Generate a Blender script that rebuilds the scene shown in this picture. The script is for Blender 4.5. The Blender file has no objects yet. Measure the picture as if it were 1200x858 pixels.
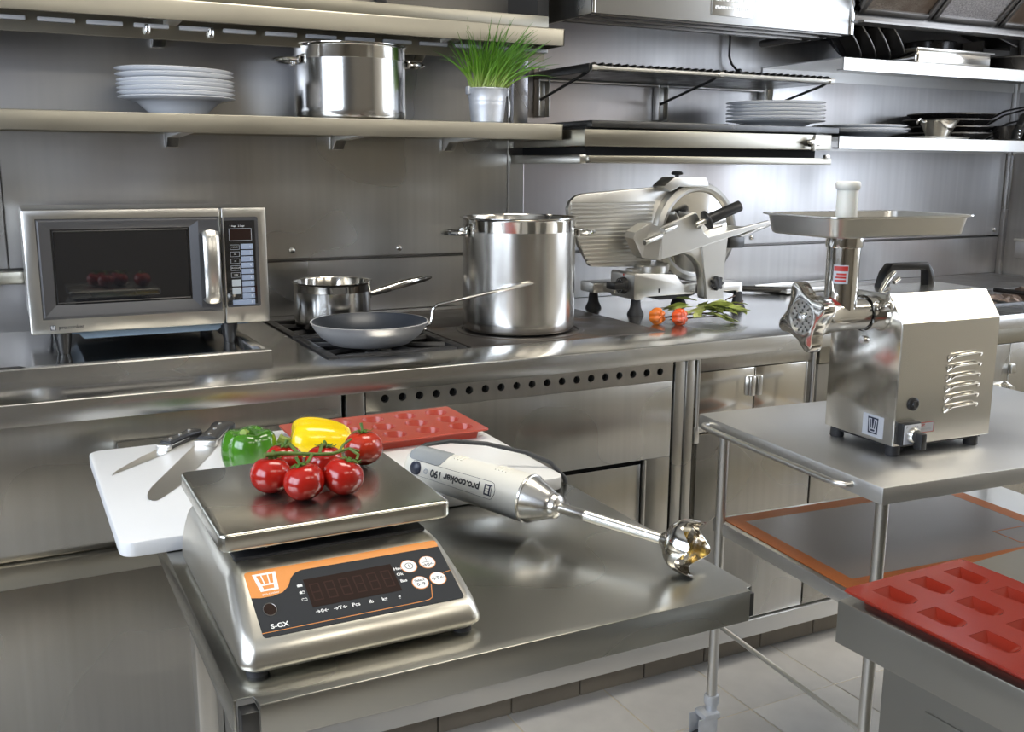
import bpy, bmesh, math, random
from mathutils import Vector, Matrix

# ------------------------------------------------------------------ camera, world, lights, exposure
SC = bpy.context.scene
COL = SC.collection
PI = math.pi
R = math.radians
random.seed(7)

CAM_H = 1.334
_yaw, _pit, _roll = R(27.08), R(11.26), R(0.37)
_f = Vector((math.sin(_yaw) * math.cos(_pit), math.cos(_yaw) * math.cos(_pit), -math.sin(_pit)))
_r = Vector((math.cos(_yaw), -math.sin(_yaw), 0))
_u = _r.cross(_f)
_r2 = _r * math.cos(_roll) + _u * math.sin(_roll)
_u2 = -_r * math.sin(_roll) + _u * math.cos(_roll)
cd = bpy.data.cameras.new('camera')
cd.sensor_fit = 'HORIZONTAL'
cd.sensor_width = 36.0
cd.lens = 36.0 * 1177.0 / 1200.0
cd.clip_start = 0.02
cd.clip_end = 60
cam = bpy.data.objects.new('camera', cd)
COL.objects.link(cam)
cam.matrix_world = Matrix(((_r2.x, _u2.x, -_f.x, 0), (_r2.y, _u2.y, -_f.y, 0), (_r2.z, _u2.z, -_f.z, CAM_H), (0, 0, 0, 1)))
SC.camera = cam

SC.view_settings.view_transform = 'Standard'
SC.view_settings.look = 'None'
SC.view_settings.exposure = 0.14
SC.view_settings.gamma = 1.0
SC.view_settings.use_curve_mapping = False
SC.cycles.max_bounces = 10
SC.cycles.diffuse_bounces = 4
SC.cycles.glossy_bounces = 6
SC.cycles.transmission_bounces = 6
SC.cycles.caustics_reflective = False
SC.cycles.caustics_refractive = False
SC.cycles.sample_clamp_indirect = 6.0

wd = bpy.data.worlds.new('world')
SC.world = wd
wd.use_nodes = True
_bg = wd.node_tree.nodes['Background']
_bg.inputs[0].default_value = (0.62, 0.74, 1.0, 1)
_bg.inputs[1].default_value = 1.5


def area(name, loc, target, sx, sy, power, col):
    ld = bpy.data.lights.new(name, 'AREA')
    ld.shape = 'RECTANGLE'
    ld.size = sx
    ld.size_y = sy
    ld.energy = power
    ld.color = col
    o = bpy.data.objects.new(name, ld)
    COL.objects.link(o)
    o.location = loc
    o.rotation_euler = (Vector(target) - Vector(loc)).to_track_quat('-Z', 'Y').to_euler()
    return o


# daylight coming in through the window in the right wall and the window in the left wall
area('daylight_right_window', (3.90, 1.15, 1.70), (0.5, 0.9, 1.1), 1.6, 1.5, 31, (0.86, 0.92, 1.0))
area('daylight_left_window', (-1.70, 0.75, 1.70), (0.9, 1.6, 1.0), 2.4, 1.3, 74, (0.78, 0.87, 1.0))

# ------------------------------------------------------------------ materials
MATS = {}


def mat(name, col=(.8, .8, .8), rough=.5, metal=0.0, grain=None, gscale=1.0, rvar=0.0, cvar=0.0, bump=0.0, aniso=0.0, spec=0.5, coat=0.0,
        sss=0.0, emit=None, smudge=0.0, spots=None, noise=30.0, trans=0.0, col2=None, c2scale=3.0, c2lo=.45, c2hi=.6):
    """Principled material; grain 'x','y','z' = direction the brushing runs along (object coordinates)."""
    m = bpy.data.materials.new(name)
    m.use_nodes = True
    nt = m.node_tree
    N, L = nt.nodes, nt.links
    b = N['Principled BSDF']
    b.inputs['Base Color'].default_value = (*col, 1)
    b.inputs['Roughness'].default_value = rough
    b.inputs['Metallic'].default_value = metal
    b.inputs['Specular IOR Level'].default_value = spec
    b.inputs['Coat Weight'].default_value = coat
    b.inputs['Coat Roughness'].default_value = 0.05
    if trans:
        b.inputs['Transmission Weight'].default_value = trans
    if sss:
        b.inputs['Subsurface Weight'].default_value = sss
        b.inputs['Subsurface Radius'].default_value = (.01, .006, .004)
    if emit:
        b.inputs['Emission Color'].default_value = (*emit[0], 1)
        b.inputs['Emission Strength'].default_value = emit[1]
    if aniso:
        t = N.new('ShaderNodeTangent')
        t.direction_type = 'UV_MAP'
        b.inputs['Anisotropic'].default_value = aniso
        L.new(t.outputs[0], b.inputs['Tangent'])
    tc = N.new('ShaderNodeTexCoord')

    def noise_node(scale3, sc, detail=3.0):
        mp = N.new('ShaderNodeMapping')
        mp.inputs['Scale'].default_value = scale3
        L.new(tc.outputs['Object'], mp.inputs[0])
        n = N.new('ShaderNodeTexNoise')
        n.inputs['Scale'].default_value = sc
        n.inputs['Detail'].default_value = detail
        L.new(mp.outputs[0], n.inputs['Vector'])
        return n.outputs['Fac']

    def mapr(sock, lo, hi, a=.3, c=.7):
        mr = N.new('ShaderNodeMapRange')
        mr.inputs[1].default_value = a
        mr.inputs[2].default_value = c
        mr.inputs[3].default_value = lo
        mr.inputs[4].default_value = hi
        L.new(sock, mr.inputs[0])
        return mr.outputs[0]

    g = None
    if grain:
        s = {'x': (.8, 24, 24), 'y': (24, .8, 24), 'z': (24, 24, .8)}[grain]
        g = noise_node(s, 2.2 * gscale, 1.5)
    elif bump or rvar or cvar:
        g = noise_node((1, 1, 1), noise, 4)
    rs = None
    if g is not None and rvar:
        rs = mapr(g, max(.02, rough - rvar), rough + rvar)
    if smudge:
        big = noise_node((1, 1, 1), 3.0, 1.0)
        add = mapr(big, -smudge, smudge)
        ma = N.new('ShaderNodeMath')
        ma.operation = 'ADD'
        L.new(add, ma.inputs[0])
        if rs is not None:
            L.new(rs, ma.inputs[1])
        else:
            ma.inputs[1].default_value = rough
        rs = ma.outputs[0]
    if rs is not None:
        L.new(rs, b.inputs['Roughness'])
    csock = None
    if g is not None and cvar:
        k = mapr(g, 1 - cvar, 1 + cvar)
        mx = N.new('ShaderNodeVectorMath')
        mx.operation = 'SCALE'
        mx.inputs[0].default_value = col
        L.new(k, mx.inputs['Scale'])
        csock = mx.outputs[0]
    if col2:
        n2 = noise_node((1, 1, 1), c2scale, 2 if metal and grain else 6)
        mr = mapr(n2, 0, 1, c2lo, c2hi)
        mx = N.new('ShaderNodeMix')
        mx.data_type = 'RGBA'
        L.new(mr, mx.inputs[0])
        if csock is not None:
            L.new(csock, mx.inputs[6])
        else:
            mx.inputs[6].default_value = (*col, 1)
        mx.inputs[7].default_value = (*col2, 1)
        csock = mx.outputs[2]
    if csock is not None:
        L.new(csock, b.inputs['Base Color'])
    if g is not None and bump:
        bp = N.new('ShaderNodeBump')
        bp.inputs['Strength'].default_value = bump
        bp.inputs['Distance'].default_value = 0.001
        L.new(g, bp.inputs['Height'])
        L.new(bp.outputs[0], b.inputs['Normal'])
    MATS[name] = m
    return m


WARM = (.60, .575, .53)
mat('wall_steel', (.50, .485, .445), .33, 1, col2=(.42, .415, .43), c2scale=1.4, c2lo=.4, c2hi=.65, grain='z', cvar=.045, aniso=.35, smudge=.09)
mat('wall_steel_blue', (.55, .545, .545), .40, 1, grain='z', cvar=.045, aniso=.35, smudge=.10, col2=(.50, .45, .43), c2scale=2.2, c2lo=.5, c2hi=.75)
mat('shelf_steel', (.38, .362, .31), .32, 1, smudge=.04)
mat('worktop_steel', (.58, .575, .56), .22, 1, aniso=.3, smudge=.07)
mat('front_steel', (.49, .475, .44), .28, 1, grain='z', cvar=.045, aniso=.3, smudge=.06)
mat('table_steel', (.45, .445, .41), .27, 1, aniso=.45, smudge=.06)
mat('fascia', (.34, .32, .265), .38, 1)
mat('collar_alu', (.74, .73, .71), .24, 1)
mat('hood_front', (.44, .435, .42), .38, 1)
mat('cover_steel', (.72, .70, .655), .26, 1)
mat('bench_steel', (.42, .41, .375), .36, 1, smudge=.06)
mat('trolley_steel', (.69, .685, .67), .42, 1, smudge=.06)
mat('satin_steel', (.66, .65, .62), .28, 1)
mat('scale_steel', (.70, .67, .595), .33, 1)
mat('plate_steel', (.62, .61, .55), .25, 1, smudge=.03)
mat('polished', (.70, .68, .64), .11, 1)
mat('grinder_steel', (.70, .675, .625), .15, 1)
mat('chrome', (.78, .78, .77), .08, 1)
mat('pot_steel', (.66, .65, .63), .17, 1)
mat('pot_brushed', (.64, .62, .58), .22, 1)
mat('alu', (.60, .59, .56), .36, 1)
mat('alu_pan', (.82, .81, .80), .36, .6)
mat('zinc', (.68, .71, .76), .42, .45, rvar=.05, noise=25, cvar=.12)
mat('dark_steel', (.10, .10, .10), .35, .9, rvar=.08, noise=18)
mat('hotplate', (.085, .075, .068), .45, .7, rvar=.12, noise=10, cvar=.3, col2=(.20, .105, .05), c2scale=5, c2lo=.55, c2hi=.75)
mat('griddle_grey', (.27, .26, .25), .4, .8, rvar=.12, noise=12, cvar=.25)
mat('iron', (.028, .027, .027), .5, .3, rvar=.15, noise=40, cvar=.3, bump=.4)
mat('burnt', (.10, .07, .055), .7, .1, rvar=.15, noise=30, cvar=.5, bump=1.0, col2=(.35, .27, .22), c2scale=22, c2lo=.5, c2hi=.65)
mat('black_plastic', (.018, .018, .019), .38)
mat('black_gloss', (.012, .012, .013), .03, spec=1.0)
mat('black_pan', (.02, .018, .017), .3, .2, rvar=.1, noise=12)
mat('nonstick', (.035, .04, .05), .33, .1)
mat('void', (.004, .004, .004), .9)
mat('rubber', (.02, .02, .022), .6)
mat('knife_black', (.02, .02, .022), .35)
mat('knife_blade', (.74, .73, .70), .30, 1)
mat('board_white', (.80, .80, .79), .35, sss=.0)
mat('ceramic', (.80, .81, .83), .12, coat=.3)
mat('plunger_white', (.82, .81, .74), .4, sss=.15)
mat('blender_white', (.82, .80, .72), .28, coat=.2)
mat('blender_grey', (.42, .45, .47), .25, .3)
mat('silicone', (.215, .018, .008), .2, coat=.2)
mat('silicone_bright', (.40, .050, .026), .32)
mat('orange_mat', (.66, .19, .04), .5)
mat('mat_grey', (.30, .24, .20), .36, spec=.5)
mat('panel_orange', (.64, .215, .018), .45)
mat('panel_grey', (.030, .032, .035), .6, spec=.12)
mat('lcd', (.022, .012, .009), .6, spec=.08)
mat('lcd_seg', (.040, .020, .016), .6, spec=.08)
mat('print_white', (.78, .78, .77), .5)
mat('print_black', (.03, .03, .032), .5)
mat('print_navy', (.02, .025, .05), .35)
mat('print_red', (.55, .04, .03), .5)
mat('print_grey', (.40, .42, .46), .4)
mat('sticker', (.62, .63, .66), .35, .0)
mat('gold_blade', (.62, .42, .10), .25, .9)
mat('mw_frame', (.10, .10, .105), .35, .5)
mat('mw_base', (.30, .42, .55), .35, .2)
mat('mw_key', (.30, .36, .48), .4)
mat('mw_key_light', (.50, .55, .58), .4)
mat('tomato', (.40, .012, .006), .2, coat=.25, sss=.04, cvar=.1, noise=14)
mat('tomato_orange', (.45, .030, .010), .2, coat=.25, sss=.04, cvar=.1, noise=14)
mat('calyx', (.06, .14, .012), .5)
mat('vine', (.09, .15, .022), .55, cvar=.2, noise=60)
mat('pepper_green', (.055, .20, .012), .16, coat=.5, cvar=.35, noise=18)
mat('pepper_yellow', (.86, .60, .006), .18, coat=.4, sss=.08)
mat('pepper_stem', (.26, .36, .07), .5, cvar=.2, noise=50)
mat('small_pepper', (.85, .20, .02), .2, coat=.4, cvar=.2, noise=30)
mat('small_pepper_red', (.80, .10, .02), .2, coat=.4, cvar=.2, noise=30)
mat('bay_leaf', (.33, .38, .10), .5, cvar=.3, noise=30)
mat('bay_leaf_pale', (.46, .49, .17), .5, cvar=.3, noise=30)
mat('twig', (.08, .05, .035), .7)
mat('soil', (.03, .02, .012), .9)
mat('tile', (.54, .515, .475), .42, rvar=.08, noise=14, cvar=.06)
mat('tile_light', (.62, .595, .55), .42, rvar=.08, noise=14, cvar=.06)
mat('grout', (.58, .50, .36), .8)
mat('kick', (.27, .235, .19), .5, cvar=.1, noise=10)
mat('plaster_white', (.60, .57, .50), .5)
mat('plaster', (.17, .15, .12), .6)
mat('dado_tile', (.52, .49, .43), .3)
mat('ceiling_white', (.48, .45, .39), .7)
mat('frame_white', (.7, .7, .7), .4)
mat('filter_mesh', (.26, .22, .18), .5, .8, rvar=.1, noise=200, cvar=.5, bump=.6, col2=(.12, .085, .06), c2scale=4)
mat('filter_pale', (.45, .43, .43), .4, .9, rvar=.1, noise=200, cvar=.4, bump=.6)
mat('hood_dark', (.22, .21, .20), .38, .9, rvar=.08, noise=6, cvar=.15)
mat('rear_fill_glow', (.9, .9, .9), .5, emit=((1.0, .93, .80), 6.0))  # glow of the added rear fill panels
mat('lamp_glow', (.9, .9, .9), .5, emit=((1.0, .93, .80), 10.0))
mat('cord', (.035, .037, .04), .45)


def mat_chive():
    m = bpy.data.materials.new('chive')
    m.use_nodes = True
    N, L = m.node_tree.nodes, m.node_tree.links
    b = N['Principled BSDF']
    b.inputs['Roughness'].default_value = .42
    b.inputs['Subsurface Weight'].default_value = .15
    b.inputs['Subsurface Radius'].default_value = (.004, .006, .002)
    at = N.new('ShaderNodeAttribute')
    at.attribute_name = 'tip'
    rp = N.new('ShaderNodeValToRGB')
    e = rp.color_ramp.elements
    e[0].position = 0.0
    e[0].color = (.55, .60, .30, 1)
    e[1].position = .42
    e[1].color = (.16, .36, .03, 1)
    e2 = rp.color_ramp.elements.new(1.0)
    e2.color = (.05, .17, .015, 1)
    e3 = rp.color_ramp.elements.new(.2)
    e3.color = (.36, .50, .12, 1)
    L.new(at.outputs['Fac'], rp.inputs[0])
    L.new(rp.outputs[0], b.inputs['Base Color'])
    MATS['chive'] = m


mat_chive()


def mat_pane():
    m = bpy.data.materials.new('pane_glass')
    m.use_nodes = True
    N, L = m.node_tree.nodes, m.node_tree.links
    N.remove(N['Principled BSDF'])
    t = N.new('ShaderNodeBsdfTransparent')
    g = N.new('ShaderNodeBsdfGlossy')
    g.inputs['Roughness'].default_value = .02
    mx = N.new('ShaderNodeMixShader')
    mx.inputs[0].default_value = .08
    L.new(t.outputs[0], mx.inputs[1])
    L.new(g.outputs[0], mx.inputs[2])
    L.new(mx.outputs[0], N['Material Output'].inputs[0])
    MATS['pane_glass'] = m


mat_pane()

# ------------------------------------------------------------------ mesh helpers


def XF(loc=(0, 0, 0), rot=(0, 0, 0), sc=(1, 1, 1)):
    from mathutils import Euler
    return Matrix.Translation(loc) @ Euler(rot).to_matrix().to_4x4() @ Matrix.Diagonal((*sc, 1))


def align(p0, p1):
    """matrix taking local z axis at origin to the direction p0->p1, origin at p0"""
    p0, p1 = Vector(p0), Vector(p1)
    q = Vector((0, 0, 1)).rotation_difference((p1 - p0).normalized())
    return Matrix.Translation(p0) @ q.to_matrix().to_4x4()


class G:
    def __init__(s):
        s.bm = bmesh.new()

    def _merge(s, bm, M=None):
        if M is not None:
            bmesh.ops.transform(bm, matrix=M, verts=bm.verts)
        me = bpy.data.meshes.new('tmp')
        bm.to_mesh(me)
        bm.free()
        s.bm.from_mesh(me)
        bpy.data.meshes.remove(me)
        return s

    def box(s, x0, x1, y0, y1, z0, z1, bev=0.0, seg=2, M=None, taper=None):
        bm = bmesh.new()
        bmesh.ops.create_cube(bm, size=1)
        for v in bm.verts:
            v.co = ((x0 + x1) / 2 + v.co.x * (x1 - x0), (y0 + y1) / 2 + v.co.y * (y1 - y0), (z0 + z1) / 2 + v.co.z * (z1 - z0))
        if bev:
            bmesh.ops.bevel(bm, geom=bm.edges[:], offset=bev, segments=seg, profile=.5, affect='EDGES')
        return s._merge(bm, M)

    def loft(s, rings, cap0=True, cap1=True, closed=False, M=None):
        bm = bmesh.new()
        V = [[bm.verts.new(p) for p in r] for r in rings]
        n = len(rings[0])
        k = len(V)
        for i in range(k if closed else k - 1):
            a, b = V[i], V[(i + 1) % k]
            for j in range(n):
                try:
                    bm.faces.new((a[j], a[(j + 1) % n], b[(j + 1) % n], b[j]))
                except ValueError:
                    pass
        if not closed:
            if cap0:
                bm.faces.new(V[0][::-1])
            if cap1:
                bm.faces.new(V[-1])
        bmesh.ops.recalc_face_normals(bm, faces=bm.faces)
        return s._merge(bm, M)

    def lathe(s, prof, seg=32, M=None, fn=None):
        """prof: list of (r, z); open ends at r=0 are closed to a point."""
        bm = bmesh.new()
        V = []
        for r, z in prof:
            if r < 1e-6:
                V.append([bm.verts.new((0, 0, z))])
            else:
                ring = []
                for j in range(seg):
                    a = 2 * PI * j / seg
                    p = (r * math.cos(a), r * math.sin(a), z)
                    if fn:
                        p = fn(r, a, z)
                    ring.append(bm.verts.new(p))
                V.append(ring)
        for a, b in zip(V, V[1:]):
            if len(a) == 1 and len(b) == 1:
                continue
            for j in range(seg):
                j2 = (j + 1) % seg
                if len(a) == 1:
                    bm.faces.new((a[0], b[j2], b[j]))
                elif len(b) == 1:
                    bm.faces.new((a[j], a[j2], b[0]))
                else:
                    bm.faces.new((a[j], a[j2], b[j2], b[j]))
        bmesh.ops.recalc_face_normals(bm, faces=bm.faces)
        return s._merge(bm, M)

    def cyl(s, p0, p1, r0, r1=None, seg=20, bev=0.0):
        r1 = r0 if r1 is None else r1
        h = (Vector(p1) - Vector(p0)).length
        if bev:
            prof = [(0, 0), (r0 - bev, 0), (r0 - bev * .3, bev * .3), (r0, bev), (r1, h - bev), (r1 - bev * .3, h - bev * .3), (r1 - bev, h), (0, h)]
        else:
            prof = [(0, 0), (r0, 0), (r1, h), (0, h)]
        return s.lathe(prof, seg, align(p0, p1))

    def tube(s, pts, r, seg=10, caps=True, closed=False, flat=None):
        """sweep a circle (or ellipse flat=(a,b) multipliers) along pts; r number or list"""
        P = [Vector(p) for p in pts]
        n = len(P)
        rings = []
        up = None
        for i in range(n):
            if closed:
                t = (P[(i + 1) % n] - P[i - 1]).normalized()
            else:
                t = (P[min(i + 1, n - 1)] - P[max(i - 1, 0)]).normalized()
            if up is None:
                up = Vector((0, 0, 1)) if abs(t.z) < .9 else Vector((1, 0, 0))
            sd = t.cross(up).normalized()
            up = sd.cross(t).normalized()
            rr = r[i] if isinstance(r, (list, tuple)) else r
            fa, fb = flat or (1, 1)
            rings.append([P[i] + sd * (rr * fa * math.cos(2 * PI * j / seg)) + up * (rr * fb * math.sin(2 * PI * j / seg)) for j in range(seg)])
        return s.loft(rings, caps, caps, closed)

    def prism(s, poly, d0, d1, axis='y', bev=0.0, M=None, seg=2):
        """extrude polygon: axis 'y' -> poly is (x,z); 'x' -> (y,z); 'z' -> (x,y)"""
        def P(p, d):
            return {'y': (p[0], d, p[1]), 'x': (d, p[0], p[1]), 'z': (p[0], p[1], d)}[axis]
        bm = bmesh.new()
        a = [bm.verts.new(P(p, d0)) for p in poly]
        b = [bm.verts.new(P(p, d1)) for p in poly]
        n = len(poly)
        bm.faces.new(a)
        bm.faces.new(b[::-1])
        for i in range(n):
            bm.faces.new((a[i], b[i], b[(i + 1) % n], a[(i + 1) % n]))
        bmesh.ops.recalc_face_normals(bm, faces=bm.faces)
        if bev:
            bmesh.ops.bevel(bm, geom=bm.edges[:], offset=bev, segments=seg, profile=.5, affect='EDGES')
        return s._merge(bm, M)

    def xform(s, M):
        bmesh.ops.transform(s.bm, matrix=M, verts=s.bm.verts)
        return s

    def mesh(s, name, ang=35):
        me = bpy.data.meshes.new(name)
        uv = s.bm.loops.layers.uv.new('UVMap')
        for f in s.bm.faces:
            n = f.normal
            ax, ay, az = abs(n.x), abs(n.y), abs(n.z)
            for l in f.loops:
                c = l.vert.co
                if az >= ax and az >= ay:
                    l[uv].uv = (c.x, c.y)
                elif ay >= ax:
                    l[uv].uv = (c.x, c.z)
                else:
                    l[uv].uv = (c.y, c.z)
        s.bm.to_mesh(me)
        s.bm.free()
        me.shade_smooth()
        me.set_sharp_from_angle(angle=R(ang))
        return me


def tag(o, label=None, cat=None, group=None, kind=None):
    if label:
        o['label'] = label
    if cat:
        o['category'] = cat
    if group:
        o['group'] = group
    if kind:
        o['kind'] = kind
    return o


def obj(name, g, m, parent=None, ang=35, label=None, loc=None, rot=None):
    me = g.mesh(name, ang) if isinstance(g, G) else g
    o = bpy.data.objects.new(name, me)
    COL.objects.link(o)
    if m and not me.materials:
        me.materials.append(MATS[m])
    if parent is not None:
        o.parent = parent
    if loc is not None:
        o.location = loc
    if rot is not None:
        o.rotation_euler = rot
    if label:
        o['label'] = label
    return o


def thing(name, label, cat, loc=(0, 0, 0), rz=0.0, group=None):
    o = bpy.data.objects.new(name, None)
    o.empty_display_size = .05
    COL.objects.link(o)
    o.location = loc
    o.rotation_euler = (0, 0, rz)
    return tag(o, label, cat, group)


def inst(name, src, parent=None, M=None):
    o = src.copy()
    COL.objects.link(o)
    if parent is not None:
        o.parent = parent
    if M is not None:
        o.matrix_local = M
    return o


def copy_tree(o, loc=None, rz=None, label=None, group=None, parent=None):
    c = o.copy()
    COL.objects.link(c)
    if parent is not None:
        c.parent = parent
    for ch in o.children:
        copy_tree(ch, parent=c)
    if loc is not None:
        c.location = loc
    if rz is not None:
        c.rotation_euler = (0, 0, rz)
    if label:
        c['label'] = label
    if group:
        c['group'] = group
    return c


def boolean(me, cutters):
    """me minus cutter meshes (list) -> new mesh"""
    a = bpy.data.objects.new('tmp_a', me)
    COL.objects.link(a)
    tmp = []
    for c in cutters:
        b = bpy.data.objects.new('tmp_b', c)
        COL.objects.link(b)
        md = a.modifiers.new('b', 'BOOLEAN')
        md.operation = 'DIFFERENCE'
        md.solver = 'EXACT'
        md.object = b
        tmp.append(b)
    bpy.context.view_layer.update()
    dg = bpy.context.evaluated_depsgraph_get()
    out = bpy.data.meshes.new_from_object(a.evaluated_get(dg))
    for o in [a] + tmp:
        bpy.data.objects.remove(o)
    out.shade_smooth()
    out.set_sharp_from_angle(angle=R(35))
    return out


def text(body, size, M, m, parent, name='lettering', align_x='CENTER', ext=0.0, bold=0.0, sx=1.0):
    cu = bpy.data.curves.new(name, 'FONT')
    cu.body = body
    cu.size = size
    cu.align_x = align_x
    cu.align_y = 'CENTER'
    cu.extrude = ext
    cu.offset = bold
    cu.resolution_u = 3
    t = bpy.data.objects.new('tmp_t', cu)
    COL.objects.link(t)
    bpy.context.view_layer.update()
    me = bpy.data.meshes.new_from_object(t.evaluated_get(bpy.context.evaluated_depsgraph_get()))
    bpy.data.objects.remove(t)
    bpy.data.curves.remove(cu)
    me.name = name
    me.transform(M @ Matrix.Diagonal((sx, 1, 1, 1)))
    me.materials.clear()
    me.materials.append(MATS[m])
    o = bpy.data.objects.new(name, me)
    COL.objects.link(o)
    o.parent = parent
    return o


def plane_frame(origin, u, n):
    """matrix whose x axis = u, z axis = n (surface normal)"""
    u = Vector(u).normalized()
    n = Vector(n).normalized()
    v = n.cross(u)
    o = Vector(origin)
    return Matrix(((u.x, v.x, n.x, o.x), (u.y, v.y, n.y, o.y), (u.z, v.z, n.z, o.z), (0, 0, 0, 1)))


def flat_poly(g, pts, M, h=.0002):
    """thin flat polygon (print) lying in the xy plane of M"""
    return g.prism(pts, 0, h, 'z', M=M)


def rrect(x0, x1, y0, y1, r, n=5):
    out = []
    for cx, cy, a0 in ((x1 - r, y1 - r, 0), (x0 + r, y1 - r, 90), (x0 + r, y0 + r, 180), (x1 - r, y0 + r, 270)):
        for i in range(n + 1):
            a = R(a0 + 90 * i / n)
            out.append((cx + r * math.cos(a), cy + r * math.sin(a)))
    return out


def disc(cx, cy, r, n=20):
    return [(cx + r * math.cos(2 * PI * i / n), cy + r * math.sin(2 * PI * i / n)) for i in range(n)]


def holed_panel(g, x0, x1, z0, z1, y, holes, r, depth=.012, seg=16):
    """vertical panel (facing -y) at y with round holes whose rims run back by depth; holes sorted by x"""
    bm = bmesh.new()

    def q(a, b, c, d):
        bm.faces.new([bm.verts.new(p) for p in (a, b, c, d)])
    w = r * 1.5
    prev = x0
    for hx, hz in holes:
        q((prev, y, z0), (hx - w, y, z0), (hx - w, y, z1), (prev, y, z1))
        q((hx - w, y, z0), (hx + w, y, z0), (hx + w, y, hz - w), (hx - w, y, hz - w))
        q((hx - w, y, hz + w), (hx + w, y, hz + w), (hx + w, y, z1), (hx - w, y, z1))
        ins, outs, bk = [], [], []
        for j in range(seg):
            a = 2 * PI * j / seg
            c, s_ = math.cos(a), math.sin(a)
            k = 1 / max(abs(c), abs(s_))
            ins.append(bm.verts.new((hx + r * c, y, hz + r * s_)))
            outs.append(bm.verts.new((hx + w * c * k, y, hz + w * s_ * k)))
            bk.append(bm.verts.new((hx + r * c, y + depth, hz + r * s_)))
        for j in range(seg):
            j2 = (j + 1) % seg
            bm.faces.new((ins[j], outs[j], outs[j2], ins[j2]))
            bm.faces.new((bk[j], ins[j], ins[j2], bk[j2]))
        prev = hx + w
    q((prev, y, z0), (x1, y, z0), (x1, y, z1), (prev, y, z1))
    for f in bm.faces:
        f.normal_update()
        if abs(f.normal.y) > .5 and f.normal.y > 0:
            f.normal_flip()
    return g._merge(bm)


def chef_logo(g, M, w, h, lw):
    """outlined flared chef-hat mark: frame, two inner ribs and a band, as flat strips in the xy plane of M"""
    def strip(a, b, t=lw):
        ax, ay = a
        bx, by = b
        dx, dy = bx - ax, by - ay
        l = math.hypot(dx, dy) or 1
        nx, ny = -dy / l * t / 2, dx / l * t / 2
        flat_poly(g, [(ax + nx, ay + ny), (bx + nx, by + ny), (bx - nx, by - ny), (ax - nx, ay - ny)], M)
    t, b = w * .5, w * .34
    strip((-t, h * .5), (-b, -h * .5), lw * 1.6)
    strip((t, h * .5), (b, -h * .5), lw * 1.6)
    strip((-b, -h * .5), (b, -h * .5))
    strip((-b * 1.08, -h * .27), (b * 1.08, -h * .27))
    strip((-t * .45, h * .5), (-b * .3, -h * .27))
    strip((t * .45, h * .5), (b * .3, -h * .27))
    strip((-t, h * .5), (-t * .3, h * .5), lw * .8)
    strip((t * .3, h * .5), (t, h * .5), lw * .8)
    return g

# ------------------------------------------------------------------ the room
XL, XR, YB, YF, ZC = -1.6, 3.83, 2.90, -2.3, 2.75


def struct(name, g, m, parent=None, **k):
    o = obj(name, g, m, parent, **k)
    if parent is None:
        o['kind'] = 'structure'
    return o


floor = struct('floor', G().box(XL - .1, XR + .1, YF - .1, YB + .1, -.20, -.0522), 'grout')
tag(floor, 'grey square floor tiles with sandy joints', None)
TS = .29
tile_me = G().box(-TS / 2 + .002, TS / 2 - .002, -TS / 2 + .002, TS / 2 - .002, -.012, 0, bev=.0015, seg=1).mesh('tile')
tile_me.materials.append(MATS['tile'])
tile_me2 = tile_me.copy()
tile_me2.materials.clear()
tile_me2.materials.append(MATS['tile_light'])
rest = G()
for i in range(-12, 9):
    for j in range(-15, 5):
        cx, cy = 1.649 + TS * (i + .5), 1.845 + TS * (j + .5)
        if not (XL < cx - TS / 2 and cx + TS / 2 < XR and YF < cy - TS / 2 and cy + TS / 2 < YB):
            continue
        if -5 <= i <= 4 and -4 <= j <= 1:
            o = bpy.data.objects.new('tile', tile_me if random.random() < .6 else tile_me2)
            COL.objects.link(o)
            o.parent = floor
            o.location = (cx, cy, -.05 + random.uniform(-.0006, .0006))
        else:
            rest.box(cx - TS / 2 + .002, cx + TS / 2 - .002, cy - TS / 2 + .002, cy + TS / 2 - .002, -.062, -.05)
o = obj('tile_field', rest, 'tile', floor)
o['kind'] = 'stuff'

ceiling = struct('ceiling', G().box(XL - .1, XR + .1, YF - .1, YB + .1, ZC, ZC + .1), 'ceiling_white')
# right wall with a window opening
WR = (.35, 1.95, .95, 2.45)
g = G()
g.box(XR, XR + .1, YF - .1, WR[0], -.06, ZC).box(XR, XR + .1, WR[1], YB + .1, -.06, ZC)
g.box(XR, XR + .1, WR[0], WR[1], 0, WR[2]).box(XR, XR + .1, WR[0], WR[1], WR[3], ZC)
wall_right = struct('wall_right', g, 'plaster_white')
WL = (-.45, 1.95, 1.05, 2.35)
g = G()
g.box(XL - .1, XL, YF - .1, WL[0], -.06, ZC).box(XL - .1, XL, WL[1], YB + .1, -.06, ZC)
g.box(XL - .1, XL, WL[0], WL[1], 0, WL[2]).box(XL - .1, XL, WL[0], WL[1], WL[3], ZC)
struct('wall_left', g, 'plaster')


def window(nm, xa, xb, W4, mids):
    g = G().box(xa, xb, W4[0], W4[0] + .04, W4[2], W4[3]).box(xa, xb, W4[1] - .04, W4[1], W4[2], W4[3])
    g.box(xa, xb, W4[0], W4[1], W4[2], W4[2] + .04).box(xa, xb, W4[0], W4[1], W4[3] - .04, W4[3])
    for m_ in mids:
        g.box(xa, xb, m_ - .02, m_ + .02, W4[2], W4[3])
    w = struct(nm, g, 'frame_white')
    obj('pane', G().box((xa + xb) / 2 - .002, (xa + xb) / 2 + .002, W4[0], W4[1], W4[2], W4[3]), 'pane_glass', w)


window('window_1', XR + .02, XR + .06, WR, ())
window('window_2', XL - .06, XL - .02, WL, (.75,))
struct('wall_front', G().box(XL - .1, XR + .1, YF - .1, YF, -.06, ZC), 'plaster')

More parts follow.
